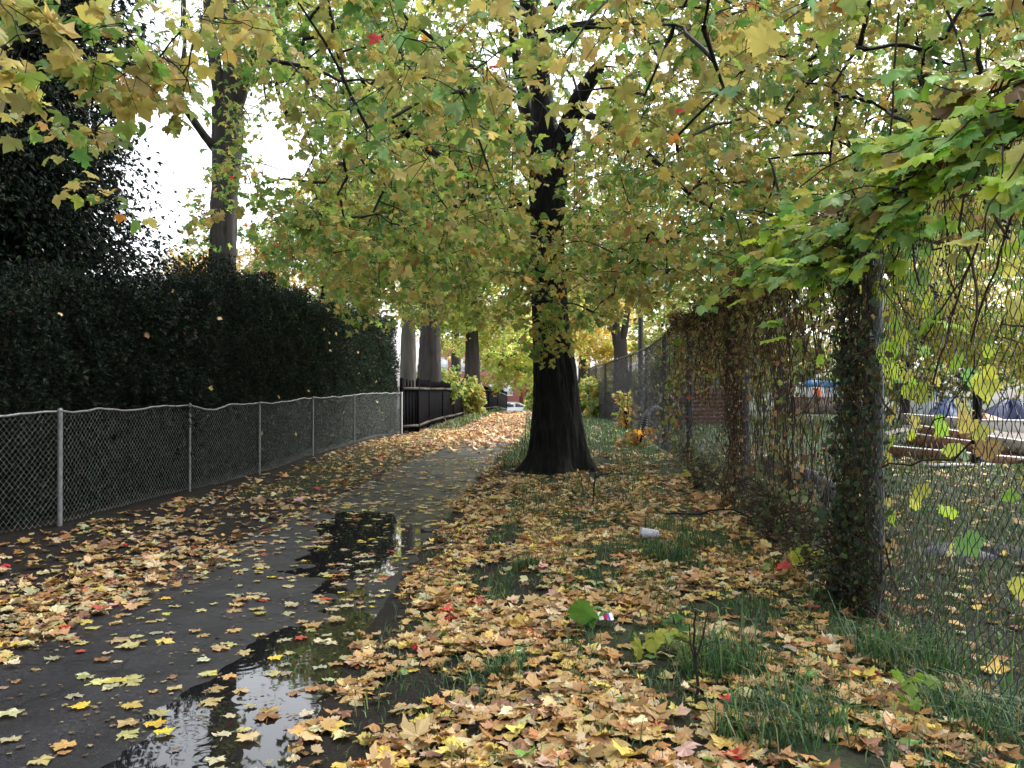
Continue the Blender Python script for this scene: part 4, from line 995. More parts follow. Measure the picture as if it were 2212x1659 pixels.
booth("white booth with a turquoise roof, nearest the thick dark vine column", 1819, 823, 838, 57, 1.05, "far booths")
x0, x1 = at(1690, 0, 51)[0], at(1835, 0, 51)[0]; zw = at(0, 857, 51)[2]
t = thing("low_wall", "low dull brown wall far behind the vine hung fence, orange barrel on it", "wall", ((x0 + x1) / 2, 51.2, 0))
Acc().box((x0, 51.0, 0), (x1, 51.5, zw - .06)).build("masonry", mat("dull_brown_wall", (.16, .12, .10), .85, .2, noise=(6, (.10, .08, .07), .4, .7)), t)
Acc().box((x0 - .05, 50.9, zw - .055), (x1 + .05, 51.6, zw)).build("coping", mat("grey_coping", (.25, .24, .23), .8, .2), t)
x = at(1766, 0, 51.2)[0]; hb = .50
t = thing("traffic_barrel", "small orange traffic barrel standing on the low brown wall far off", "barrel", (x, 51.2, zw))
Acc().tube([(x, 51.2, zw + q * hb) for q in (0, .3, .6, .9, 1)], [.25, .23, .21, .19, .13], 14).build("body", mat("orange_plastic", (.62, .13, .03), .5), t, smooth=True)
for q in (.35, .7): Acc().tube([(x, 51.2, zw + q * hb), (x, 51.2, zw + (q + .1) * hb)], .24 - .06 * q, 14).build("band", mat("white_plastic", (.68, .70, .72), .4), t)
# small bright play things near the slatted wall
for u, v, y, s, c, lab in ((1378, 828, 38, .22, (.75, .3, .03), "small orange ball by the bushes left of the slatted wall"), (1393, 845, 38, .22, (.20, .45, .52), "small pale blue ball by the bushes left of the slatted wall"), (1462, 826, 36.6, .2, (.15, .16, .6), "blue ball resting behind the slatted wall top"), (1455, 834, 36.4, .17, (.7, .12, .08), "red ball resting behind the slatted wall top")):
    p = at(u, v, y); z0 = float(gz(p[0], p[1]))
    t = thing("play_ball", lab, "ball", (p[0], p[1], z0), "balls in the yard")
    Acc().ball(p, s * .55, n=8).build("ball_skin", mat("ball_" + lab.split()[1 if lab[0] == 's' else 0], c, .4), t, smooth=True)
    Acc().tube([(p[0], p[1], z0), (p[0], p[1], p[2] - s * .5)], .03, 6).build("stand", M_BLKP, t)
# black corrugated pipes
M_PIPE = mat("black_corrugated_plastic", (.022, .024, .032), .32, .55)
def corr(P, r, pitch=.06):
    Q, _ = resample(np.array(P, float), np.ones(len(P)), pitch / 4)
    k = np.arange(len(Q)); rr = r * (1 + .07 * np.sign(np.sin(k * math.pi / 2 + .8)))
    return Q, rr
t = thing("drain_pipe", "black corrugated drain pipe lying on the leaves just behind the tall fence", "pipe", (4.3, 13, 0))
Q, rr = corr([(3.75, 9.4, .17), (4.1, 11.2, .16), (4.45, 13.2, .17), (4.5, 15.6, .2)], .15)
Acc().tube(Q, rr, 16).build("pipe_wall", M_PIPE, t)
for k, (x0, y0, rad, lab) in enumerate(((3.85 + .35, 25.0, 1.0, "outer arch of black corrugated pipe shining behind the dark pole"), (3.62 + .32, 24.4, .72, "inner smaller arch of black corrugated pipe shining behind the fence"))):
    th = np.linspace(.05, math.pi * .93, 30); zb0 = float(gz(x0, y0))
    t = thing("pipe_arch", lab, "pipe", (x0, y0, zb0), "arched pipes")
    Q, rr = corr(np.column_stack([x0 - .3 + .42 * rad - .55 * rad * np.cos(th), y0 - .6 * rad * np.cos(th), zb0 + rad * 1.15 * np.sin(th)]), .11)
    Acc().tube(Q, rr, 14).build("pipe_wall", M_PIPE, t)
# timber
M_T1 = mat("sawn_brown_timber", (.26, .13, .07), .7, .3, noise=(5, (.17, .085, .05), .4, .7), stretch=(1, 6, 6))
M_T2 = mat("weathered_grey_timber", (.30, .27, .24), .75, .25, noise=(5, (.2, .18, .16), .4, .7), stretch=(1, 6, 6))
M_T3 = mat("pale_board", (.70, .68, .68), .35, .5)
def lumber(label, a, b, w, h, m, grp="timbers stacked in the yard"):
    t = thing("timber", label, "timber", (np.array(a) + np.array(b)) / 2, grp)
    Acc().beam(a, b, w, h).build("beam", m, t)
    n = np.array(b, float) - np.array(a, float); n[2] = 0; n = nrm(n); sd_ = np.array([-n[1], n[0], 0])
    up = np.array([0, 0, h / 2 + .004])
    Acc().beam(np.array(a) + up, np.array(b) + up, w * .96, .006).build("pale_top_face", M_T3, t)  # thin pale sheet laid along the top of the beam
lumber("long brown timber lying lowest in the stack, leaf on its pale top", at(1925, 975, 18.6), at(2230, 1003, 17.0), .34, .22, M_T1)
lumber("brown timber in the middle of the stack beneath the topmost one", at(1960, 946, 19.0), at(2260, 986, 17.6), .24, .22, M_T1)
lumber("topmost orange brown timber of the stack, its end cut square", at(1985, 931, 19.4), at(2145, 955, 18.4), .22, .24, M_T1)
lumber("short grey weathered timber resting at the end of the stack", at(2135, 955, 18.2), at(2260, 972, 17.4), .26, .24, M_T2)
lumber("grey timber lying behind the brown stack against the concrete ledge", at(1950, 905, 22), at(2075, 915, 21), .3, .26, M_T2)
def flat_board(label, a, b, w):
    t = thing("board", label, "board", (np.array(a) + np.array(b)) / 2, "pale boards on the grass")
    Acc().beam(a, b, w, .03).build("plank", M_T3, t)
flat_board("pale wet board lying on the grass left of the dark post", (7.7, 16.4, .13), (9.0, 16.7, .13), .30)
flat_board("pale wet board lying on the grass right of the dark post", (9.75, 16.9, .20), (10.4, 15.6, .15), .32)
x = at(2107, 0, 16.6)[0]; z0 = float(gz(x, 16.6))
t = thing("wooden_post", "dark weathered post standing in the grass before the timber stack", "post", (x, 16.6, z0))
trunk_mesh("shaft", [(x, 16.6, z0 - .2), (x + .03, 16.6, z0 + .9), (x + .05, 16.6, z0 + 1.75)], [.10, .085, .075], M_BARK, t, sides=12, flute=.04, seed=3)
# concrete ledges and gravel
t = thing("concrete_ledge", "long pale concrete ledge behind the timber stack", "ledge", (12, 24, 0))
a, b_ = at(1950, 905, 25), at(2420, 935, 23)
Acc().beam((a[0], a[1], .32), (b_[0], b_[1], .32), .5, .72).build("wall", M_CONC, t)
Acc().beam((a[0] + .04, a[1], .705), (b_[0] - .04, b_[1], .705), .6, .04).build("cap", mat("wet_concrete_cap", (.66, .65, .64), .4, .5), t)
t = thing("gravel_bed", "grey brown gravel bed between the ledge and the timber stack", "gravel", (12, 21, .1))
V, F = grid(np.linspace(9.6, 17, 40), np.linspace(18.9, 23, 30), lambda x, y: .22 + .10 * noise2(x, y, .9, 2) + .03 * noise2(x, y, .2, 1) + .25 * ss(19, 22.5, y))
add_mesh("stones", V, F, mat("gravel", (.28, .25, .22), .9, .2, noise=(26, (.15, .13, .11), .4, .65), bump=(30, 1, .04)), t)
tag(t, kind="stuff")
# tarpaulins heaped beyond
def heap(label, c, r, colr, seed):
    t = thing("tarpaulin", label, "tarpaulin", (c[0], c[1], 0), "tarpaulins beyond the ledge")
    n, m_ = 22, 12; V = []
    for i in range(m_):
        e = i / (m_ - 1) * math.pi / 2
        for j in range(n):
            a = j / n * 2 * math.pi; q = 1 + .22 * math.sin(3 * a + seed + 2 * e) + .12 * math.sin(7 * a + seed * 2)
            V.append((c[0] + r[0] * math.cos(a) * math.cos(e) * q, c[1] + r[1] * math.sin(a) * math.cos(e) * q, .0 + r[2] * (math.sin(e) * (1 + .15 * math.sin(5 * a + seed)))))
    F = [(i * n + j, i * n + (j + 1) % n, (i + 1) * n + (j + 1) % n, (i + 1) * n + j) for i in range(m_ - 1) for j in range(n)]
    Acc().add(V, F).build("sheet", mat("tarp_" + label.split()[0], colr, .35, .5), t)
heap("blue tarpaulin heaped left of the dark post beyond the concrete ledge", at(2060, 845, 29), (1.0, .8, 1.15), (.035, .07, .19), 1)
heap("orange tarpaulin heaped between the blue ones beyond the concrete ledge", at(2105, 845, 27.5), (1.1, .6, .78), (.40, .20, .10), 2)
heap("navy tarpaulin heaped right of the dark post beyond the concrete ledge", at(2185, 845, 28.5), (1.2, .8, 1.1), (.025, .035, .11), 3)
booth("white booth with a pale blue roof left of the tarpaulins", 1996, 846, 851, 34, .75, cr=(.3, .45, .7))
t = thing("stone_slab", "blue grey stone slab lying in the leafy grass behind the fence", "slab", (4.4, 8.2, .1))
for k, (a, b_) in enumerate((((3.55, 7.75), (4.25, 8.45)), ((4.32, 7.8), (5.15, 8.5)))):
    zz = float(gz((a[0] + b_[0]) / 2, (a[1] + b_[1]) / 2)); Acc().box((*a, zz - .05), (*b_, zz + .012)).build("flagstone", mat("blue_grey_stone", (.07, .075, .10), .6, .3, noise=(9, (.05, .052, .07), .4, .7)), t)

# ------------------------------------------------------------------ vines on the tall fence
def on_fence(y, z, off):
    x = xfr(y) - off
    return np.column_stack([x, y, z])
BRNP = [(.16, .09, .045), (.10, .06, .035), (.24, .15, .07), (.30, .20, .08), (.14, .14, .05)]
def dry_vine(label, yc, yw, z0, z1, n_stem, n_leaf, pal, w, lean, seed, size=.055, green=0, thick=.05, ragged=1.0):
    g = np.random.default_rng(seed); b = float(gz(float(xfr(yc)), yc))
    t = thing("dry_vine", label, "vine", (float(xfr(yc)), yc, b), "dry vines hanging on the tall fence")
    k = 7; tt = np.linspace(0, 1, k)
    y0 = yc + g.normal(0, yw, n_stem); ln = g.uniform(.35, 1, n_stem)
    if ragged < 1: ln = g.uniform(.2, 1, n_stem) ** 1.3
    hang = g.random(n_stem) < (.6 if ragged >= 1 else .12)
    zs = np.where(hang[:, None], z1 - (z1 - z0) * ln[:, None] * tt, z0 + (z1 - z0) * ln[:, None] * tt)
    ys = y0[:, None] + np.cumsum(g.normal(0, .05, (n_stem, k)), 1) + lean * tt
    off = .03 + np.abs(g.normal(0, thick, (n_stem, k)))
    xs = xfr(ys) - off
    P = np.stack([xs, ys, gz(xs, ys) + zs], -1)
    V, F = tubes(P, np.tile(g.uniform(.002, .007, (n_stem, 1)), (1, k)), 4)
    tag(add_mesh("stem", V, F, M_TWIGB, t), kind="stuff")
    i = g.integers(0, n_stem, n_leaf); j = g.integers(0, k, n_leaf)
    q = P[i, j] + g.normal(0, 1, (n_leaf, 3)) * np.array([.035, .07, .16])
    q[:, 0] = np.minimum(q[:, 0], xfr(q[:, 1]) + .05)
    q[:, 2] = np.clip(q[:, 2], gz(q[:, 0], q[:, 1]) + .02, b + 2.75)
    A = Acc(); tip = nrm(g.normal(0, .5, (n_leaf, 3)) + np.array([-.1, 0, -1.0])); nor = g.normal(0, .6, (n_leaf, 3)) + np.array([-.8, -.3, .3])
    scatter_leaves(A, GRAPE[:3] + KITE, q, tip, nor, size * np.exp(g.normal(0, .45, n_leaf)), pick(pal, w, n_leaf, .3))
    A.build("foliage", M_VINE, t, color=True)
DG = [(.03, .06, .025), (.05, .08, .03), (.09, .07, .03), (.015, .025, .015)]
dry_vine("dense dark green and brown vine thicket round the foot of the nearest thick fence post", 5.85, .22, .0, 1.75, 110, 5600, DG, [.4, .35, .2, .4], .0, 1, .022, thick=.07, ragged=.55)
dry_vine("few dark brown vine strands climbing the upper part of the nearest thick fence post", 5.85, .13, 1.2, 2.6, 34, 700, DG, [.3, .2, .4, .4], .0, 9, .03, thick=.05)
dry_vine("thick brown vine curtain wrapped round the second fence post", 10.7, .24, .0, 2.65, 60, 2300, BRNP, [.3, .5, .08, .04, .1], .1, 2, .024, thick=.09)
dry_vine("thin brown vine curtain hanging between the second and third fence posts", 12.9, 1.1, 1.25, 2.65, 48, 1500, BRNP, [.3, .3, .15, .15, .2], .2, 3, .03)
dry_vine("sparse olive brown vine hanging between the two nearest thick posts", 8.4, 1.0, .2, 2.6, 60, 1300, BRNP + [(.16, .20, .04)], [.25, .3, .15, .15, .2, .3], -.1, 4, .028)
dry_vine("olive vine climbing between the third post and the dark pole", 17.2, 1.6, .3, 2.65, 22, 420, BRNP + [(.2, .24, .05)], [.15, .15, .15, .3, .3, .5], .1, 5, .06)
dry_vine("low mat of dead vine and grass matted into the foot of the tall fence", 7.8, 1.0, .0, .55, 150, 1500, [(.12, .12, .06), (.05, .09, .04), (.2, .18, .09), (.30, .28, .14), (.06, .06, .03)], [.3, .4, .15, .08, .3], .0, 6, .03, thick=.12)
dry_vine("low mat of dead stems along the foot of the fence past the second post", 13.2, 1.4, .0, .45, 80, 800, [(.12, .12, .06), (.05, .09, .04), (.2, .18, .09), (.30, .28, .14), (.06, .06, .03)], [.3, .4, .15, .08, .3], .0, 7, .034, thick=.10)
dry_vine("tangled brown and green vine mat draping down from the top rail of the tall fence", 10.8, 2.3, 1.75, 2.72, 190, 3400, BRNP + [(.16, .20, .05), (.26, .28, .07)], [.25, .3, .1, .12, .15, .3, .2], .1, 10, .034, thick=.07)
# matted dark stems along the top rail
t = thing("dry_vine", "tangled rope of bare dark stems running along the top of the tall fence", "vine", (2.8, 11, 2.6), "dry vines hanging on the tall fence")
g = np.random.default_rng(8); n, k = 420, 7; tt = np.linspace(0, 1, k)
y0 = g.uniform(3.2, 17, n); L = g.uniform(.4, 1.6, n); ys = y0[:, None] + L[:, None] * tt
offx = np.cumsum(g.normal(0, .03, (n, k)), 1); offz = g.normal(0, .05, (n, 1)) + np.cumsum(g.normal(0, .035, (n, k)), 1) + .05 * np.sin(ys * 2)
xs = xfr(ys) + offx
P = np.stack([xs, ys, gz(xs, ys) + 2.62 + offz], -1); V, F = tubes(P, np.tile(g.uniform(.0025, .009, (n, 1)), (1, k)), 4)
tag(add_mesh("stem", V, F, M_TWIGB, t), kind="stuff")
nl = 900; i = g.integers(0, n, nl); j = g.integers(0, k, nl); A = Acc()
scatter_leaves(A, GRAPE, P[i, j] + g.normal(0, .06, (nl, 3)), nrm(g.normal(0, .7, (nl, 3)) + np.array([-.5, 0, -.4])), g.normal(0, .5, (nl, 3)) + np.array([-.3, 0, .8]), .075 * np.exp(g.normal(0, .35, nl)), pick(BRNP + [(.26, .22, .05)], [.3, .3, .2, .2, .1, .3], nl, .25))
A.build("foliage", M_VINE, t, color=True)

# living grape vine at the near end
gv = thing("grape_vine", "green grape vine with dark berries arching over the near end of the tall fence", "vine", (2.25, 5, 0))
g = np.random.default_rng(14)
n, k = 95, 8; tt = np.linspace(0, 1, k)
y0 = g.uniform(3.1, 7.6, n); P0 = np.column_stack([xfr(y0) + g.normal(0, .05, n), y0, gz(xfr(y0), y0) + 2.55 + g.normal(0, .08, n)])
dirv = np.column_stack([-g.uniform(.0, .75, n), g.normal(.15, .5, n), g.uniform(-.1, .55, n)])
dirv[:25] = np.column_stack([g.uniform(-.15, .5, 25), g.normal(0, .5, 25), g.uniform(-.6, .5, 25)])
Ls = g.uniform(.4, 1.0, n)
P = P0[:, None] + dirv[:, None] * (Ls[:, None, None] * tt[None, :, None]) + np.array([0, 0, -1.]) * (Ls[:, None] * tt[None] ** 2 * g.uniform(.2, .8, (n, 1)))[..., None] + np.cumsum(g.normal(0, .015, (n, k, 3)), 1)
V, F = tubes(P, np.outer(g.uniform(.003, .007, n), 1 - .5 * tt), 5)
tag(add_mesh("stem", V, F, M_TWIGB, gv), kind="stuff")
# older woody stems lacing through the mesh
n2_ = 24; y1 = g.uniform(2.6, 5.6, n2_); zz = g.uniform(1.1, 2.5, n2_); dy = g.normal(0, .5, n2_); dz = g.normal(.1, .5, n2_)
P2 = np.stack([xfr(y1[:, None] + dy[:, None] * tt) - .02 + np.cumsum(g.normal(0, .012, (n2_, k)), 1), y1[:, None] + dy[:, None] * tt + np.cumsum(g.normal(0, .02, (n2_, k)), 1), zz[:, None] + dz[:, None] * tt + np.cumsum(g.normal(0, .03, (n2_, k)), 1)], -1)
V, F = tubes(P2, np.tile(g.uniform(.0025, .0075, (n2_, 1)), (1, k)), 5); tag(add_mesh("stem", V, F, M_TWIGB, gv), kind="stuff")
nl = 980; i = g.integers(0, n, nl); u = g.uniform(.1, 1, nl) * (k - 1); j = np.minimum(u.astype(int), k - 2); fr = (u - j)[:, None]
q = P[i, j] * (1 - fr) + P[i, j + 1] * fr
q = q + g.normal(0, .03, (nl, 3))
tip = nrm(np.column_stack([-g.uniform(0, 1, nl), g.normal(-.1, .6, nl), -g.uniform(.0, .9, nl)])); nor = np.column_stack([-g.uniform(0, .7, nl), g.normal(-.3, .35, nl), np.full(nl, .9)])
GP = [(.38, .58, .07), (.54, .62, .08), (.20, .40, .10), (.58, .55, .12), (.28, .48, .16), (.46, .38, .12)]
A = Acc(); scatter_leaves(A, GRAPE, q, tip, nor, np.minimum(.108 * np.exp(g.normal(0, .25, nl)), .15), pick(GP, [.3, .25, .25, .1, .2, .06], nl, .18)); A.build("foliage", M_VINE, gv, color=True)
# leaves woven into the mesh lower down
nl = 170; y1 = g.uniform(2.6, 6.6, nl); z1 = .3 + 2.2 * g.random(nl) ** .6; q = np.column_stack([xfr(y1) + g.uniform(.02, .3, nl), y1, z1])
A = Acc(); scatter_leaves(A, GRAPE, q, nrm(g.normal(0, .5, (nl, 3)) + np.array([0, 0, -1.])), g.normal(0, .5, (nl, 3)) + np.array([-.9, -.3, .3]), .10 * np.exp(g.normal(0, .3, nl)), pick(GP, [.3, .4, .1, .3, .1, .2], nl, .2)); A.build("foliage", M_VINE, gv, color=True)
for c in range(30):
    i = g.integers(0, n); p = P[i, g.integers(2, k)] + g.normal(0, .04, 3); A = Acc()
    if c >= 16: y_ = g.uniform(2.9, 5.2); p = np.array([float(xfr(y_)) - .03, y_, g.uniform(1.45, 2.5)])
    for _ in range(g.integers(9, 18)): A.ball(p + g.normal(0, 1, 3) * np.array([.02, .02, .035]) - np.array([0, 0, .05]), g.uniform(.0055, .0085), n=4)
    A.tube([p + np.array([0, 0, .03]), p - np.array([0, 0, .09])], .0015, 4)
    A.build("berry_cluster", mat("dark_grapes", (.012, .013, .022), .35, .5), gv, smooth=True)
# young vine sprouts at the foot of the fence
def sprout(label, x, y, h, n, pal, w, size, seed, grp="young plants on the leafy verge"):
    g = np.random.default_rng(seed); z0 = float(gz(x, y)); t = thing("vine_sprout", label, "plant", (x, y, z0), grp)
    ns = 4; tt = np.linspace(0, 1, 5); a = g.uniform(0, 6.28, ns); P = np.stack([x + np.outer(np.cos(a) * h * .5, tt), y + np.outer(np.sin(a) * h * .5, tt), z0 - .02 + h * np.sin(tt * 1.9)[None] * g.uniform(.6, 1, (ns, 1))], -1)
    for q in P: Acc().tube(q, .003, 4).build("stem", M_TWIGB, t)
    i = g.integers(0, ns, n); j = g.integers(2, 5, n); q = P[i, j] + g.normal(0, .03, (n, 3)); A = Acc()
    scatter_leaves(A, GRAPE, q, nrm(g.normal(0, .7, (n, 3)) + np.array([0, -.3, -.4])), g.normal(0, .4, (n, 3)) + np.array([0, -.3, .9]), size * np.exp(g.normal(0, .2, n)), pick(pal, w, n, .12))
    A.build("foliage", M_VINE, t, color=True)
YG = [(.42, .42, .06), (.30, .36, .05), (.10, .22, .06)]
sprout("yellow green grape seedling spreading low among fallen leaves near the foreground stems", .78, 4.55, .16, 7, YG, [.5, .4, .0], .12, 1)
sprout("dark round leaved seedling beside the yellow green one", .92, 5.0, .12, 3, YG, [0, .1, .9], .13, 2)
sprout("single broad green leaf standing up from the fallen leaves", .44, 5.15, .10, 2, [(.13, .30, .05)], [1], .16, 3)
sprout("pale yellow green seedling at the foot of the fence before the third post", 2.75, 13.0, .42, 8, YG, [.7, .3, 0], .14, 4)
sprout("yellow green sprout hugging the foot of the thick dark vine column", 2.22, 6.6, .40, 12, YG, [.6, .5, 0], .10, 5)
sprout("small bright green sprout in the near right grass", 1.75, 3.75, .18, 8, [(.22, .36, .05)], [1], .06, 6)
# ------------------------------------------------------------------ small things lying about
# paper cup
p = np.array([1.25, 8.05, 0.]); p[2] = float(gz(p[0], p[1])) + .06
t = thing("paper_cup", "crumpled whitish paper cup lying on its side in the leaves", "cup", p)
ax = nrm(np.array([-1., -.25, .08])); s_ = np.array([[-.080, .037], [-.078, .039], [.03, .044], [.074, .048], [.078, .051], [.080, .048], [.076, .046], [-.07, .036]])
P = p + ax * s_[:, :1]; V, F = tubes(P[None], s_[None, :, 1], 28)
V = V + (.004 * np.sin(V[:, 0] * 160) * (np.abs(V[:, 2] - p[2]) > .01))[:, None] * np.array([0, .3, 1.])
A = Acc().add(V, F); A.add(np.vstack([V[:28], P[0]]), [(i, (i + 1) % 28, 28) for i in range(28)]); A.add(np.vstack([V[-28:], P[-1]]), [(i, (i + 1) % 28, 28) for i in range(28)])
A.build("cup_wall", mat("dirty_white_paper", (.52, .52, .58), .5, .4, noise=(40, (.40, .40, .46), .45, .7)), t, smooth=True)
Q = p + ax * .079; th = np.linspace(0, 2 * math.pi, 29); e1 = nrm(np.cross(ax, [0, 0, 1.])); e2 = np.cross(ax, e1)
Acc().tube(Q + .050 * (np.cos(th)[:, None] * e1 + np.sin(th)[:, None] * e2), .0035, 6, caps=False).build("rim", mat("white_rim", (.62, .62, .67), .4), t, smooth=True)
# sweet wrapper
p = np.array([.535, 5.07, 0.]); p[2] = float(gz(p[0], p[1])) + .065
t = thing("wrapper", "torn shiny wrapper in white, blue and red among the leaves", "litter", p)
for nm, x0, x1, c in (("white_end", -.05, -.012, (.72, .72, .76)), ("red_band", -.012, .008, (.5, .03, .10)), ("blue_band", .008, .022, (.04, .05, .42)), ("silver_end", .022, .052, (.66, .67, .74))):
    V, F = grid(np.linspace(x0, x1, 6), np.linspace(-.026, .026, 6), lambda x, y: .012 * np.sin(x * 90) * np.cos(y * 70) + .004 * np.sin(y * 200) + y * .5)
    V = V @ np.array([[.93, .3, -.1], [-.35, .9, .2], [0, -.1, 1]]) + p
    add_mesh(nm, V, F, mat("foil_" + nm, c, .25, .6), t)
p = np.array([.02, 4.62, 0.]); p[2] = float(gz(p[0], p[1])) + .05
t = tag(Acc().tube([p, p + np.array([.034, .008, .002])], .0036, 8).build("cigarette_butt", mat("white_paper", (.75, .75, .74), .6), off=p), "tiny white cigarette butt lying on dark soil among leaves", "cigarette butt")
# fallen twigs and standing dead stems
def stems(name, label, cat, lines, m=M_TWIG, grp=None):
    b = np.array(lines[0][0][0]); t = thing(name, label, cat, b, grp)
    for P, r0, r1 in lines:
        P = np.array(P, float); Q, rr = resample(P, np.linspace(r0, r1, len(P)), .03)
        Q[1:-1] += rng.normal(0, .0025, Q[1:-1].shape)
        Acc().tube(Q, rr, 7).build("stem", m, t, smooth=True)
def gp(x, y, h): return (x, y, float(gz(x, y)) + h)
stems("fallen_branch", "dark bent branch arching over the leaves beside the fence", "branch", [
    ([gp(1.66, 9.55, .05), gp(1.85, 9.5, .06), gp(2.0, 9.45, .07), gp(2.12, 9.4, .15), gp(2.32, 9.3, .19), gp(2.5, 9.3, .12), gp(2.62, 9.3, .04)], .013, .009),
    ([gp(2.02, 9.45, .07), gp(2.0, 9.3, .03), gp(1.9, 9.1, .02), gp(1.6, 8.7, .03)], .009, .004), ([gp(2.4, 9.35, .16), gp(2.55, 9.6, .3), gp(2.68, 9.8, .42)], .007, .003)])
stems("dead_stem", "dark dead weed stalk standing in the foreground leaves at right", "stalk", [
    ([gp(.80, 3.85, 0), gp(.805, 3.85, .16), gp(.79, 3.86, .30), gp(.80, 3.86, .42)], .0075, .004), ([gp(.80, 3.85, .22), gp(.84, 3.87, .32), gp(.86, 3.88, .43)], .005, .0025), ([gp(.795, 3.85, .2), gp(.77, 3.84, .3), gp(.765, 3.83, .37)], .004, .002), ([gp(.80, 3.85, .26), gp(.75, 3.86, .30), gp(.70, 3.86, .29)], .003, .0015)])
stems("dead_stem", "dark forked twig standing upright before the main trunk", "stalk", [
    ([gp(1.0, 10.9, 0), gp(1.01, 10.9, .2), gp(1.03, 10.9, .38), gp(1.0, 10.9, .46)], .012, .007), ([gp(1.02, 10.9, .32), gp(1.1, 10.9, .36), gp(1.17, 10.85, .34), gp(1.26, 10.85, .42)], .009, .004), ([gp(1.0, 10.9, .42), gp(.96, 10.9, .5)], .006, .003)])
stems("dead_stem", "tall thin bare shoots beside the left side of the main trunk", "stalk", [
    ([gp(.25, 17.4, 0), gp(.26, 17.4, .5), gp(.30, 17.4, 1.0)], .010, .004), ([gp(.33, 17.2, 0), gp(.36, 17.2, .5), gp(.33, 17.2, .8)], .008, .004), ([gp(.2, 17.6, 0), gp(.2, 17.6, .4), gp(.15, 17.6, .65)], .007, .003)])
stems("dead_stem", "rust coloured dock stalk standing at the foot of the tall fence", "stalk", [
    ([gp(2.95, 14.5, 0), gp(2.95, 14.5, .35), gp(2.97, 14.5, .62)], .03, .022), ([gp(2.9, 14.4, 0), gp(2.86, 14.4, .3), gp(2.84, 14.4, .42)], .02, .012)], mat("rust_stalk", (.20, .07, .03), .8, .2, noise=(30, (.1, .04, .02), .4, .7)))
stems("fallen_branch", "thin black stem leaning against the foot of the thick vine column", "branch", [([gp(2.08, 5.1, .02), gp(2.2, 5.3, .16), gp(2.25, 5.4, .32), gp(2.27, 5.45, .46)], .010, .007)])

# ------------------------------------------------------------------ grass
def blades(n, x, y, h, lean, cols, A, w=.0035):
    a = rng.uniform(0, 6.28, n); d = np.column_stack([np.cos(a), np.sin(a), np.zeros(n)]); s = np.column_stack([-np.sin(a), np.cos(a), np.zeros(n)])
    z = gz(x, y) - .01; p = np.column_stack([x, y, z]); W = (w * rng.uniform(.6, 1.4, n))[:, None]
    p1 = p + d * (lean * .3 * h)[:, None] + np.array([0, 0, 1.]) * (h * .6)[:, None]; p2 = p + d * (lean * h)[:, None] + np.array([0, 0, 1.]) * (h * (1 - .35 * lean))[:, None]
    V = np.stack([p - s * W, p + s * W, p1 + s * W * .8, p1 - s * W * .8, p2], 1).reshape(-1, 3); o = (np.arange(n) * 5)[:, None]
    F = np.concatenate([np.stack([o, o + 1, o + 2], -1), np.stack([o, o + 2, o + 3], -1), np.stack([o + 3, o + 2, o + 4], -1)], 1).reshape(-1, 3)
    A.add(V, F, np.repeat(cols, 5, 0))
GRP = [(.05, .12, .035), (.08, .17, .04), (.035, .09, .04), (.16, .19, .06), (.22, .18, .08)]
A = Acc()
def grass_zone(n, x0, x1, y0, y1, h, dens, w=.0035, pal=[.3, .3, .3, .15, .08]):
    x = rng.uniform(x0, x1, n); y = y0 + (y1 - y0) * rng.random(n)
    k = dens(x, y) > rng.random(n); x, y = x[k], y[k]; n = len(x)
    blades(n, x, y, h * np.exp(rng.normal(0, .35, n)), rng.uniform(.2, 1.1, n), pick(GRP, pal, n, .2), A, w)
verge = lambda x, y: (x < xfr(y) + .05) & (x > xr(y) + .05) & ((x - .85) ** 2 + (y - 15.3) ** 2 > .7)
grass_zone(60000, -.8, 2.5, 2.4, 9.5, .055, lambda x, y: verge(x, y) * (.10 + .75 * (noise2(x, y, .55, 6) > .12) * ss(-.2, 1.6, x - xr(y)) + .5 * ss(.9, .1, xfr(y) - x)), .0028)
grass_zone(24000, -.8, 3.4, 9.5, 24, .11, lambda x, y: verge(x, y) * (.05 + .5 * ((noise2(x, y, .9, 3) > .05) & (x > xr(y) + .8)) + .4 * (y > 18)), .005)
grass_zone(16000, .6, 4.1, 22, 50, .14, lambda x, y: verge(x, y) * .9, .010)
grass_zone(22000, -.8, .8, 16, 48, .13, lambda x, y: verge(x, y) * .8 * ss(.2, .5, x - xr(y)) * ss(1.6, .8, x - xr(y)), .008)
grass_zone(70000, 2.2, 10, 2.5, 17, .06, lambda x, y: (x > xfr(y) + .05) * (.35 + .55 * (noise2(x, y, .8, 2) > -.2)), .006, [.2, .45, .1, .3, .2])
grass_zone(34000, 3, 18, 15, 45, .10, lambda x, y: (x > xfr(y) + .05) * .8, .016, [.2, .45, .1, .3, .15])
grass_zone(26000, -4.6, -1.5, 12, 30, .045, lambda x, y: (x < xl(y) - .1) * (x > xfl(y) + .5) * (.55 * (noise2(x, y, .8, 1) > -.3)), .005, [.2, .25, .1, .3, .3])
grass_zone(16000, -3.4, 2.6, 30, 75, .16, lambda x, y: ((x < xl(y) - .25) & (x > np.interp(y, [28, 45, 73], [-2.9, -2.4, -.4])) | (x > xr(y) + .3)) * .8, .014, [.2, .5, .1, .3, .05])
o = A.build("grass", M_GRASS, color=True); tag(o, kind="stuff")
def tuft(label, x, y, r, h, n, pal):
    t = thing("grass_tuft", label, "grass tuft", (x, y, float(gz(x, y))), "grass tufts among the fallen leaves"); A = Acc()
    a = rng.uniform(0, 6.28, n); q = r * np.sqrt(rng.random(n)); blades(n, x + q * np.cos(a), y + q * np.sin(a), h * np.exp(rng.normal(0, .3, n)), rng.uniform(.3, 1.4, n), pick(GRP, pal, n, .2), A, .0032); A.build("blades", M_GRASS, t, color=True)
TP = [.4, .25, .5, .1, .05]
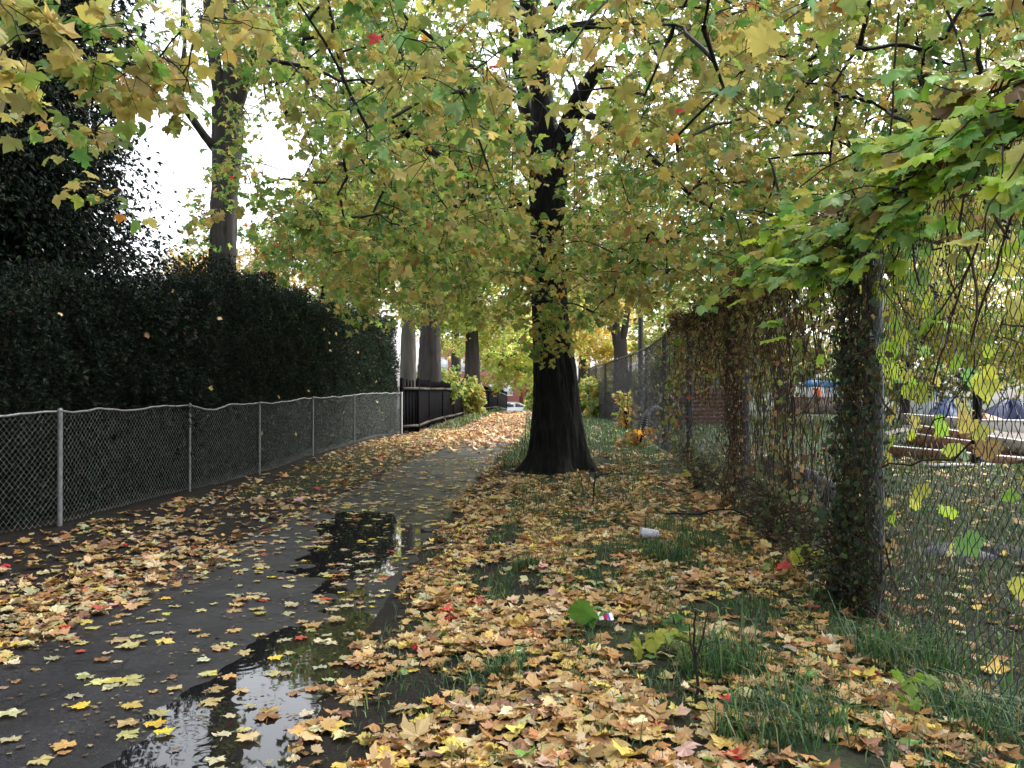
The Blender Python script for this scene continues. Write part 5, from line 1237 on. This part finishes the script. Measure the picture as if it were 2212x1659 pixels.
for a in (("tall grass tuft behind the dark dead stalk in the right foreground", 1.02, 4.3, .20, .20, 420), ("lush grass tuft cut by the bottom edge of the view", 1.08, 3.55, .28, .14, 520), ("grass tuft under the bottom of the near wire mesh", 2.05, 4.55, .30, .22, 520), ("grass tuft right beside the paper cup", 1.62, 7.8, .18, .15, 260), ("grass tuft in front of the paper cup", 1.25, 7.15, .22, .16, 260), ("small grass tuft in the middle of the leaf bed", .12, 6.9, .10, .13, 140), ("grass tuft by the single broad green leaf", -.02, 4.5, .12, .09, 160), ("grass tuft close to the near fence bottom at the right edge", 2.0, 3.75, .3, .16, 420), ("grass tuft at the middle of the verge below the fallen branch", 1.5, 8.6, .22, .14, 240)):
    tuft(*a, TP)
p = A = None

# ------------------------------------------------------------------ fallen leaves
TAN = [(.47, .29, .115), (.42, .22, .08), (.55, .39, .18), (.62, .51, .30), (.62, .46, .11), (.20, .10, .05), (.44, .40, .22), (.50, .03, .04), (.13, .25, .06), (.52, .34, .27)]
PALE = [(.46, .40, .17), (.52, .46, .28), (.60, .48, .12), (.48, .30, .12), (.36, .33, .22), (.45, .07, .04), (.62, .46, .05), (.34, .18, .08)]
rec = []          # x, y, z, size, colour, tilt, zone
def litter(n, x0, x1, y0, y1, dens, pal, w, size, tilt, lift, zone):
    x = rng.uniform(x0, x1, n); y = rng.uniform(y0, y1, n); k = dens(x, y) > rng.random(n); x, y = x[k], y[k]; n = len(x)
    rec.append((x, y, surf(x, y) + .006 + rng.random(n) * lift, size * np.exp(rng.normal(0, .25, n)), pick(pal, w, n, .16), tilt * rng.random(n) ** 1.3 * np.ones(n), np.full(n, zone)))
WT = [.32, .22, .2, .10, .14, .16, .05, .010, .012, .02]
inv = lambda x, y: (x > xr(y) + .04 + .15 * noise2(x, y, .5, 2)) & (x < xfr(y) + .05) & ((x - .85) ** 2 + (y - 15.4) ** 2 > .34)
patch = lambda x, y: np.clip(.55 + 1.0 * noise2(x, y, .62, 7), .05, 1)
litter(19000, -1.1, 2.6, 2.3, 9.5, lambda x, y: inv(x, y) * patch(x, y) * (1 - .45 * ss(1.1, 2.1, x - xr(y) - .35 * (y - 4) * .3) * ss(8.5, 5.5, y)), TAN, WT, .068, .40, .018, 0)
litter(13500, -1.1, 3.4, 9.5, 18, lambda x, y: inv(x, y) * patch(x, y) * (1.0 - .4 * (y > 16)) * (1 - .3 * (x > 1.9) * (y > 11)) * (1 - .5 * np.exp(-((x - .3) / 1.3) ** 2 - ((y - 13.4) / 1.8) ** 2)), TAN, WT, .072, .42, .02, 0)
on_path = lambda x, y: (x < xr(y) - .02) & (x > xl(y) + .05)
litter(1150, -3.1, -.7, 2.3, 12, lambda x, y: on_path(x, y) * (.40 + .35 * (noise2(x, y, .9, 3) > .1) + .5 * ss(.9, .1, xr(y) - x)) * np.where(dep(x, y) > .003, .55, 1), PALE, [.32, .27, .07, .18, .2, .035, .03, .1], .078, .10, .004, 1)
litter(2600, -3.1, -.6, 2.3, 13, lambda x, y: on_path(x, y) * (.35 + .6 * (noise2(x, y, .6, 2) > .1)), [(.20, .14, .08), (.30, .24, .12), (.10, .07, .05)], [.4, .3, .4], .020, .2, .003, 5)
litter(1100, -3.0, -.3, 11, 19, lambda x, y: on_path(x, y) * (.26 + .2 * (noise2(x, y, .9, 3) > .1) + .5 * ss(.6, .1, xr(y) - x) + .3 * ss(15.5, 19, y)), PALE, [.25, .25, .1, .25, .16, .04, .06, .12], .078, .2, .004, 1)
litter(24000, -3.0, 2.4, 16.5, 60, lambda x, y: ((x < xr(y) + .5) & (x > xl(y) - .4)) * ss(18.0, 25, y + 2.2 * noise2(x, y, 1.5, 2)) * ss(60, 50, y) * (.55 + .4 * noise2(x, y, 1.2, 5)), [(.60, .36, .17), (.56, .28, .12), (.66, .46, .26), (.42, .20, .08), (.6, .4, .1)], [.35, .25, .25, .12, .1], .13, .6, .02, 2)
lv = lambda x, y: (x < xl(y) + .25 + .2 * noise2(x, y, .6, 1)) & (x > xfl(y) + .26 + .18 * noise2(x, y, .5, 4))
litter(8000, -5.2, -2.3, 4.5, 12, lambda x, y: lv(x, y) * (.11 + .9 * np.exp(-((x - xl(y) + .22) / .38) ** 2) * ss(9, 6.8, y) + .20 * (noise2(x, y, .8, 6) > 0.1)), TAN, [.2, .2, .2, .16, .06, .14, .12, .01, .0, .05], .074, .4, .016, 3)
litter(12500, -4.8, -1.0, 12, 30, lambda x, y: lv(x, y) * (.12 + .22 * (noise2(x, y, .9, 6) > 0) + .5 * ss(17, 25, y)), TAN, WT, .076, .45, .015, 3)
litter(8500, 2.3, 12, 2.5, 20, lambda x, y: (x > xfr(y) + .1) * np.clip(.4 + .7 * noise2(x, y, 1.3, 3), .08, 1), TAN, WT, .085, .5, .02, 4)
litter(1600, .4, 4.0, 17, 46, lambda x, y: inv(x, y) * .6, TAN, WT, .11, .5, .04, 0)
litter(900, 1.4, 2.9, 6.5, 12, lambda x, y: (np.abs(xfr(y) - x - .15) < .3) * .9, TAN, WT, .085, .9, .08, 0)
X, Y_, Z, S, C, T, ZN = [np.concatenate([r[i] for r in rec]) for i in range(7)]
N = len(X); print("fallen leaves", N)
yaw = rng.uniform(0, 6.28, N); tdir = rng.uniform(0, 6.28, N)
tip = np.column_stack([np.cos(yaw), np.sin(yaw), np.zeros(N)]); nor = np.column_stack([np.sin(T) * np.cos(tdir), np.sin(T) * np.sin(tdir), np.cos(T)])
tip = nrm(tip - nor * (tip * nor).sum(1, keepdims=True)); Z = Z + S * .28 * np.sin(T)
# the 300 that show largest: nearest ones inside the view, upper ones of a heap first
u = X / Y_ * 885 + 512; v = 391 + (1.5 - Z) / Y_ * 885
vis = (S > .06) & (u > 6) & (u < 1018) & (v > 380) & (v < 760) & (X < xfr(Y_) - .1)
score = np.where(vis, S / Y_ * (1 + 2.0 * (Z - surf(X, Y_))), 0)
# drop those largely under another
best = np.argsort(-score)[:420]
keep = []
for i in np.argsort(-score)[:700]:
    cov = [(np.hypot(u[i] - u[j], (v[i] - v[j]) * 1.6) < 9) for j in keep]
    if not any(cov): keep.append(i)
    if len(keep) == 300: break
keep = np.array(keep); rest = np.ones(N, bool); rest[keep] = False
A = Acc(); curly = (ZN == 0) | (ZN == 3) | (ZN == 4)
far = Y_ > 20
for sel, kinds in ((rest & curly & ~far, LITTER), (rest & ~curly & ~far, FLAT), (rest & far, [leaf_shape('maple_lo', .3, .25, 120, False), leaf_shape('maple_lo', -.2, .1, 121, False)])):
    scatter_leaves(A, kinds, np.column_stack([X, Y_, Z])[sel], tip[sel], nor[sel], S[sel], C[sel])
o = A.build("fallen_leaves", M_LITTER, color=True); tag(o, kind="stuff")
# single leaves share a few meshes; each carries its own colour
def leaf_mesh(i, TV, TF):
    me = bpy.data.meshes.new("fallen_leaf"); me.from_pydata([tuple(q) for q in TV], [], [tuple(int(k) for k in f) for f in TF]); me.materials.append(M_LEAF1); return me
LM = [[leaf_mesh(i, k[0], k[1]) for i, k in enumerate(kk)] for kk in (LITTER, FLAT)]
def colour_word(c):
    r, g_, b = c; L = .3 * r + .6 * g_ + .1 * b
    if r > .35 and g_ < .13: return "red"
    if g_ > r * 1.15: return "green"
    if b > .17 and r > .42 and g_ > .36: return "cream"
    if r > .45 and g_ < .32 and b > .15: return "pink tan"
    if g_ > r * .66 and b < .13 and r > .45: return "yellow"
    if g_ > r * .78: return "pale olive"
    if r < .3: return "brown"
    if g_ < r * .52: return "rusty orange"
    return "tan"
from mathutils import Matrix
proto = {}; used = {}
gaps = dep(X, Y_)
order = keep[np.argsort(-score[keep])]
def near_words(i):
    x, y = X[i], Y_[i]; on = on_path(x, y)
    if on and gaps[i] > .004: base = "on the puddle"
    elif on: base = "on wet asphalt"
    elif x < xl(y): base = "in the left drift"
    elif noise2(x, y, .55, 6) > .12 and x > xr(y) + .6: base = "in verge grass"
    else: base = "in the leaf bed"
    ps = (("paper cup", 1.25, 8.05), ("torn wrapper", .535, 5.07), ("dead stalk", .8, 3.85), ("cigarette butt", .02, 4.62), ("broad green leaf", .44, 5.15), ("grape seedling", .78, 4.55), ("tall grass tuft", 1.02, 4.3), ("vine column", 2.3, 5.8), ("bottom grass tuft", 1.08, 3.55), ("path edge", float(xr(y)), y), ("wire mesh", float(xfr(y)) , y))
    d = [math.hypot(x - a, y - b) for _, a, b in ps]; k = int(np.argmin(d))
    w = ("touching" if d[k] < .12 else "close to" if d[k] < .35 else "not far from" if d[k] < .8 else "well away from") + " the " + ps[k][0]
    return base, w
for i in order:
    on = bool(on_path(X[i], Y_[i])); kk = 1 if on else 0; me = LM[kk][int(rng.integers(0, len(LM[kk])))]
    if me.name not in proto:
        ob = bpy.data.objects.new("fallen_leaf", me); proto[me.name] = ob
    else: ob = proto[me.name].copy()
    COL.objects.link(ob)
    Xa, Ya, Za = frames(tip[i][None], nor[i][None]); s = float(S[i])
    M = Matrix(((Xa[0][0] * s, Ya[0][0] * s, Za[0][0] * s, X[i]), (Xa[0][1] * s, Ya[0][1] * s, Za[0][1] * s, Y_[i]), (Xa[0][2] * s, Ya[0][2] * s, Za[0][2] * s, Z[i] + .003), (0, 0, 0, 1)))
    ob.matrix_world = M; ob.color = (*[float(q) for q in C[i]], 1)
    base, w = near_words(i); sz = "large" if s > .145 else "small" if s < .095 else "mid-sized"
    form = "" if on else ("tilted " if T[i] > .45 else "curled " if T[i] > .2 else "flat ")
    ob["label"] = f"{sz} {form}{colour_word(C[i])} leaf {base}, {w}"; ob["category"] = "fallen leaf"; ob["group"] = "single fallen maple leaves"
print("single leaves", len(order))
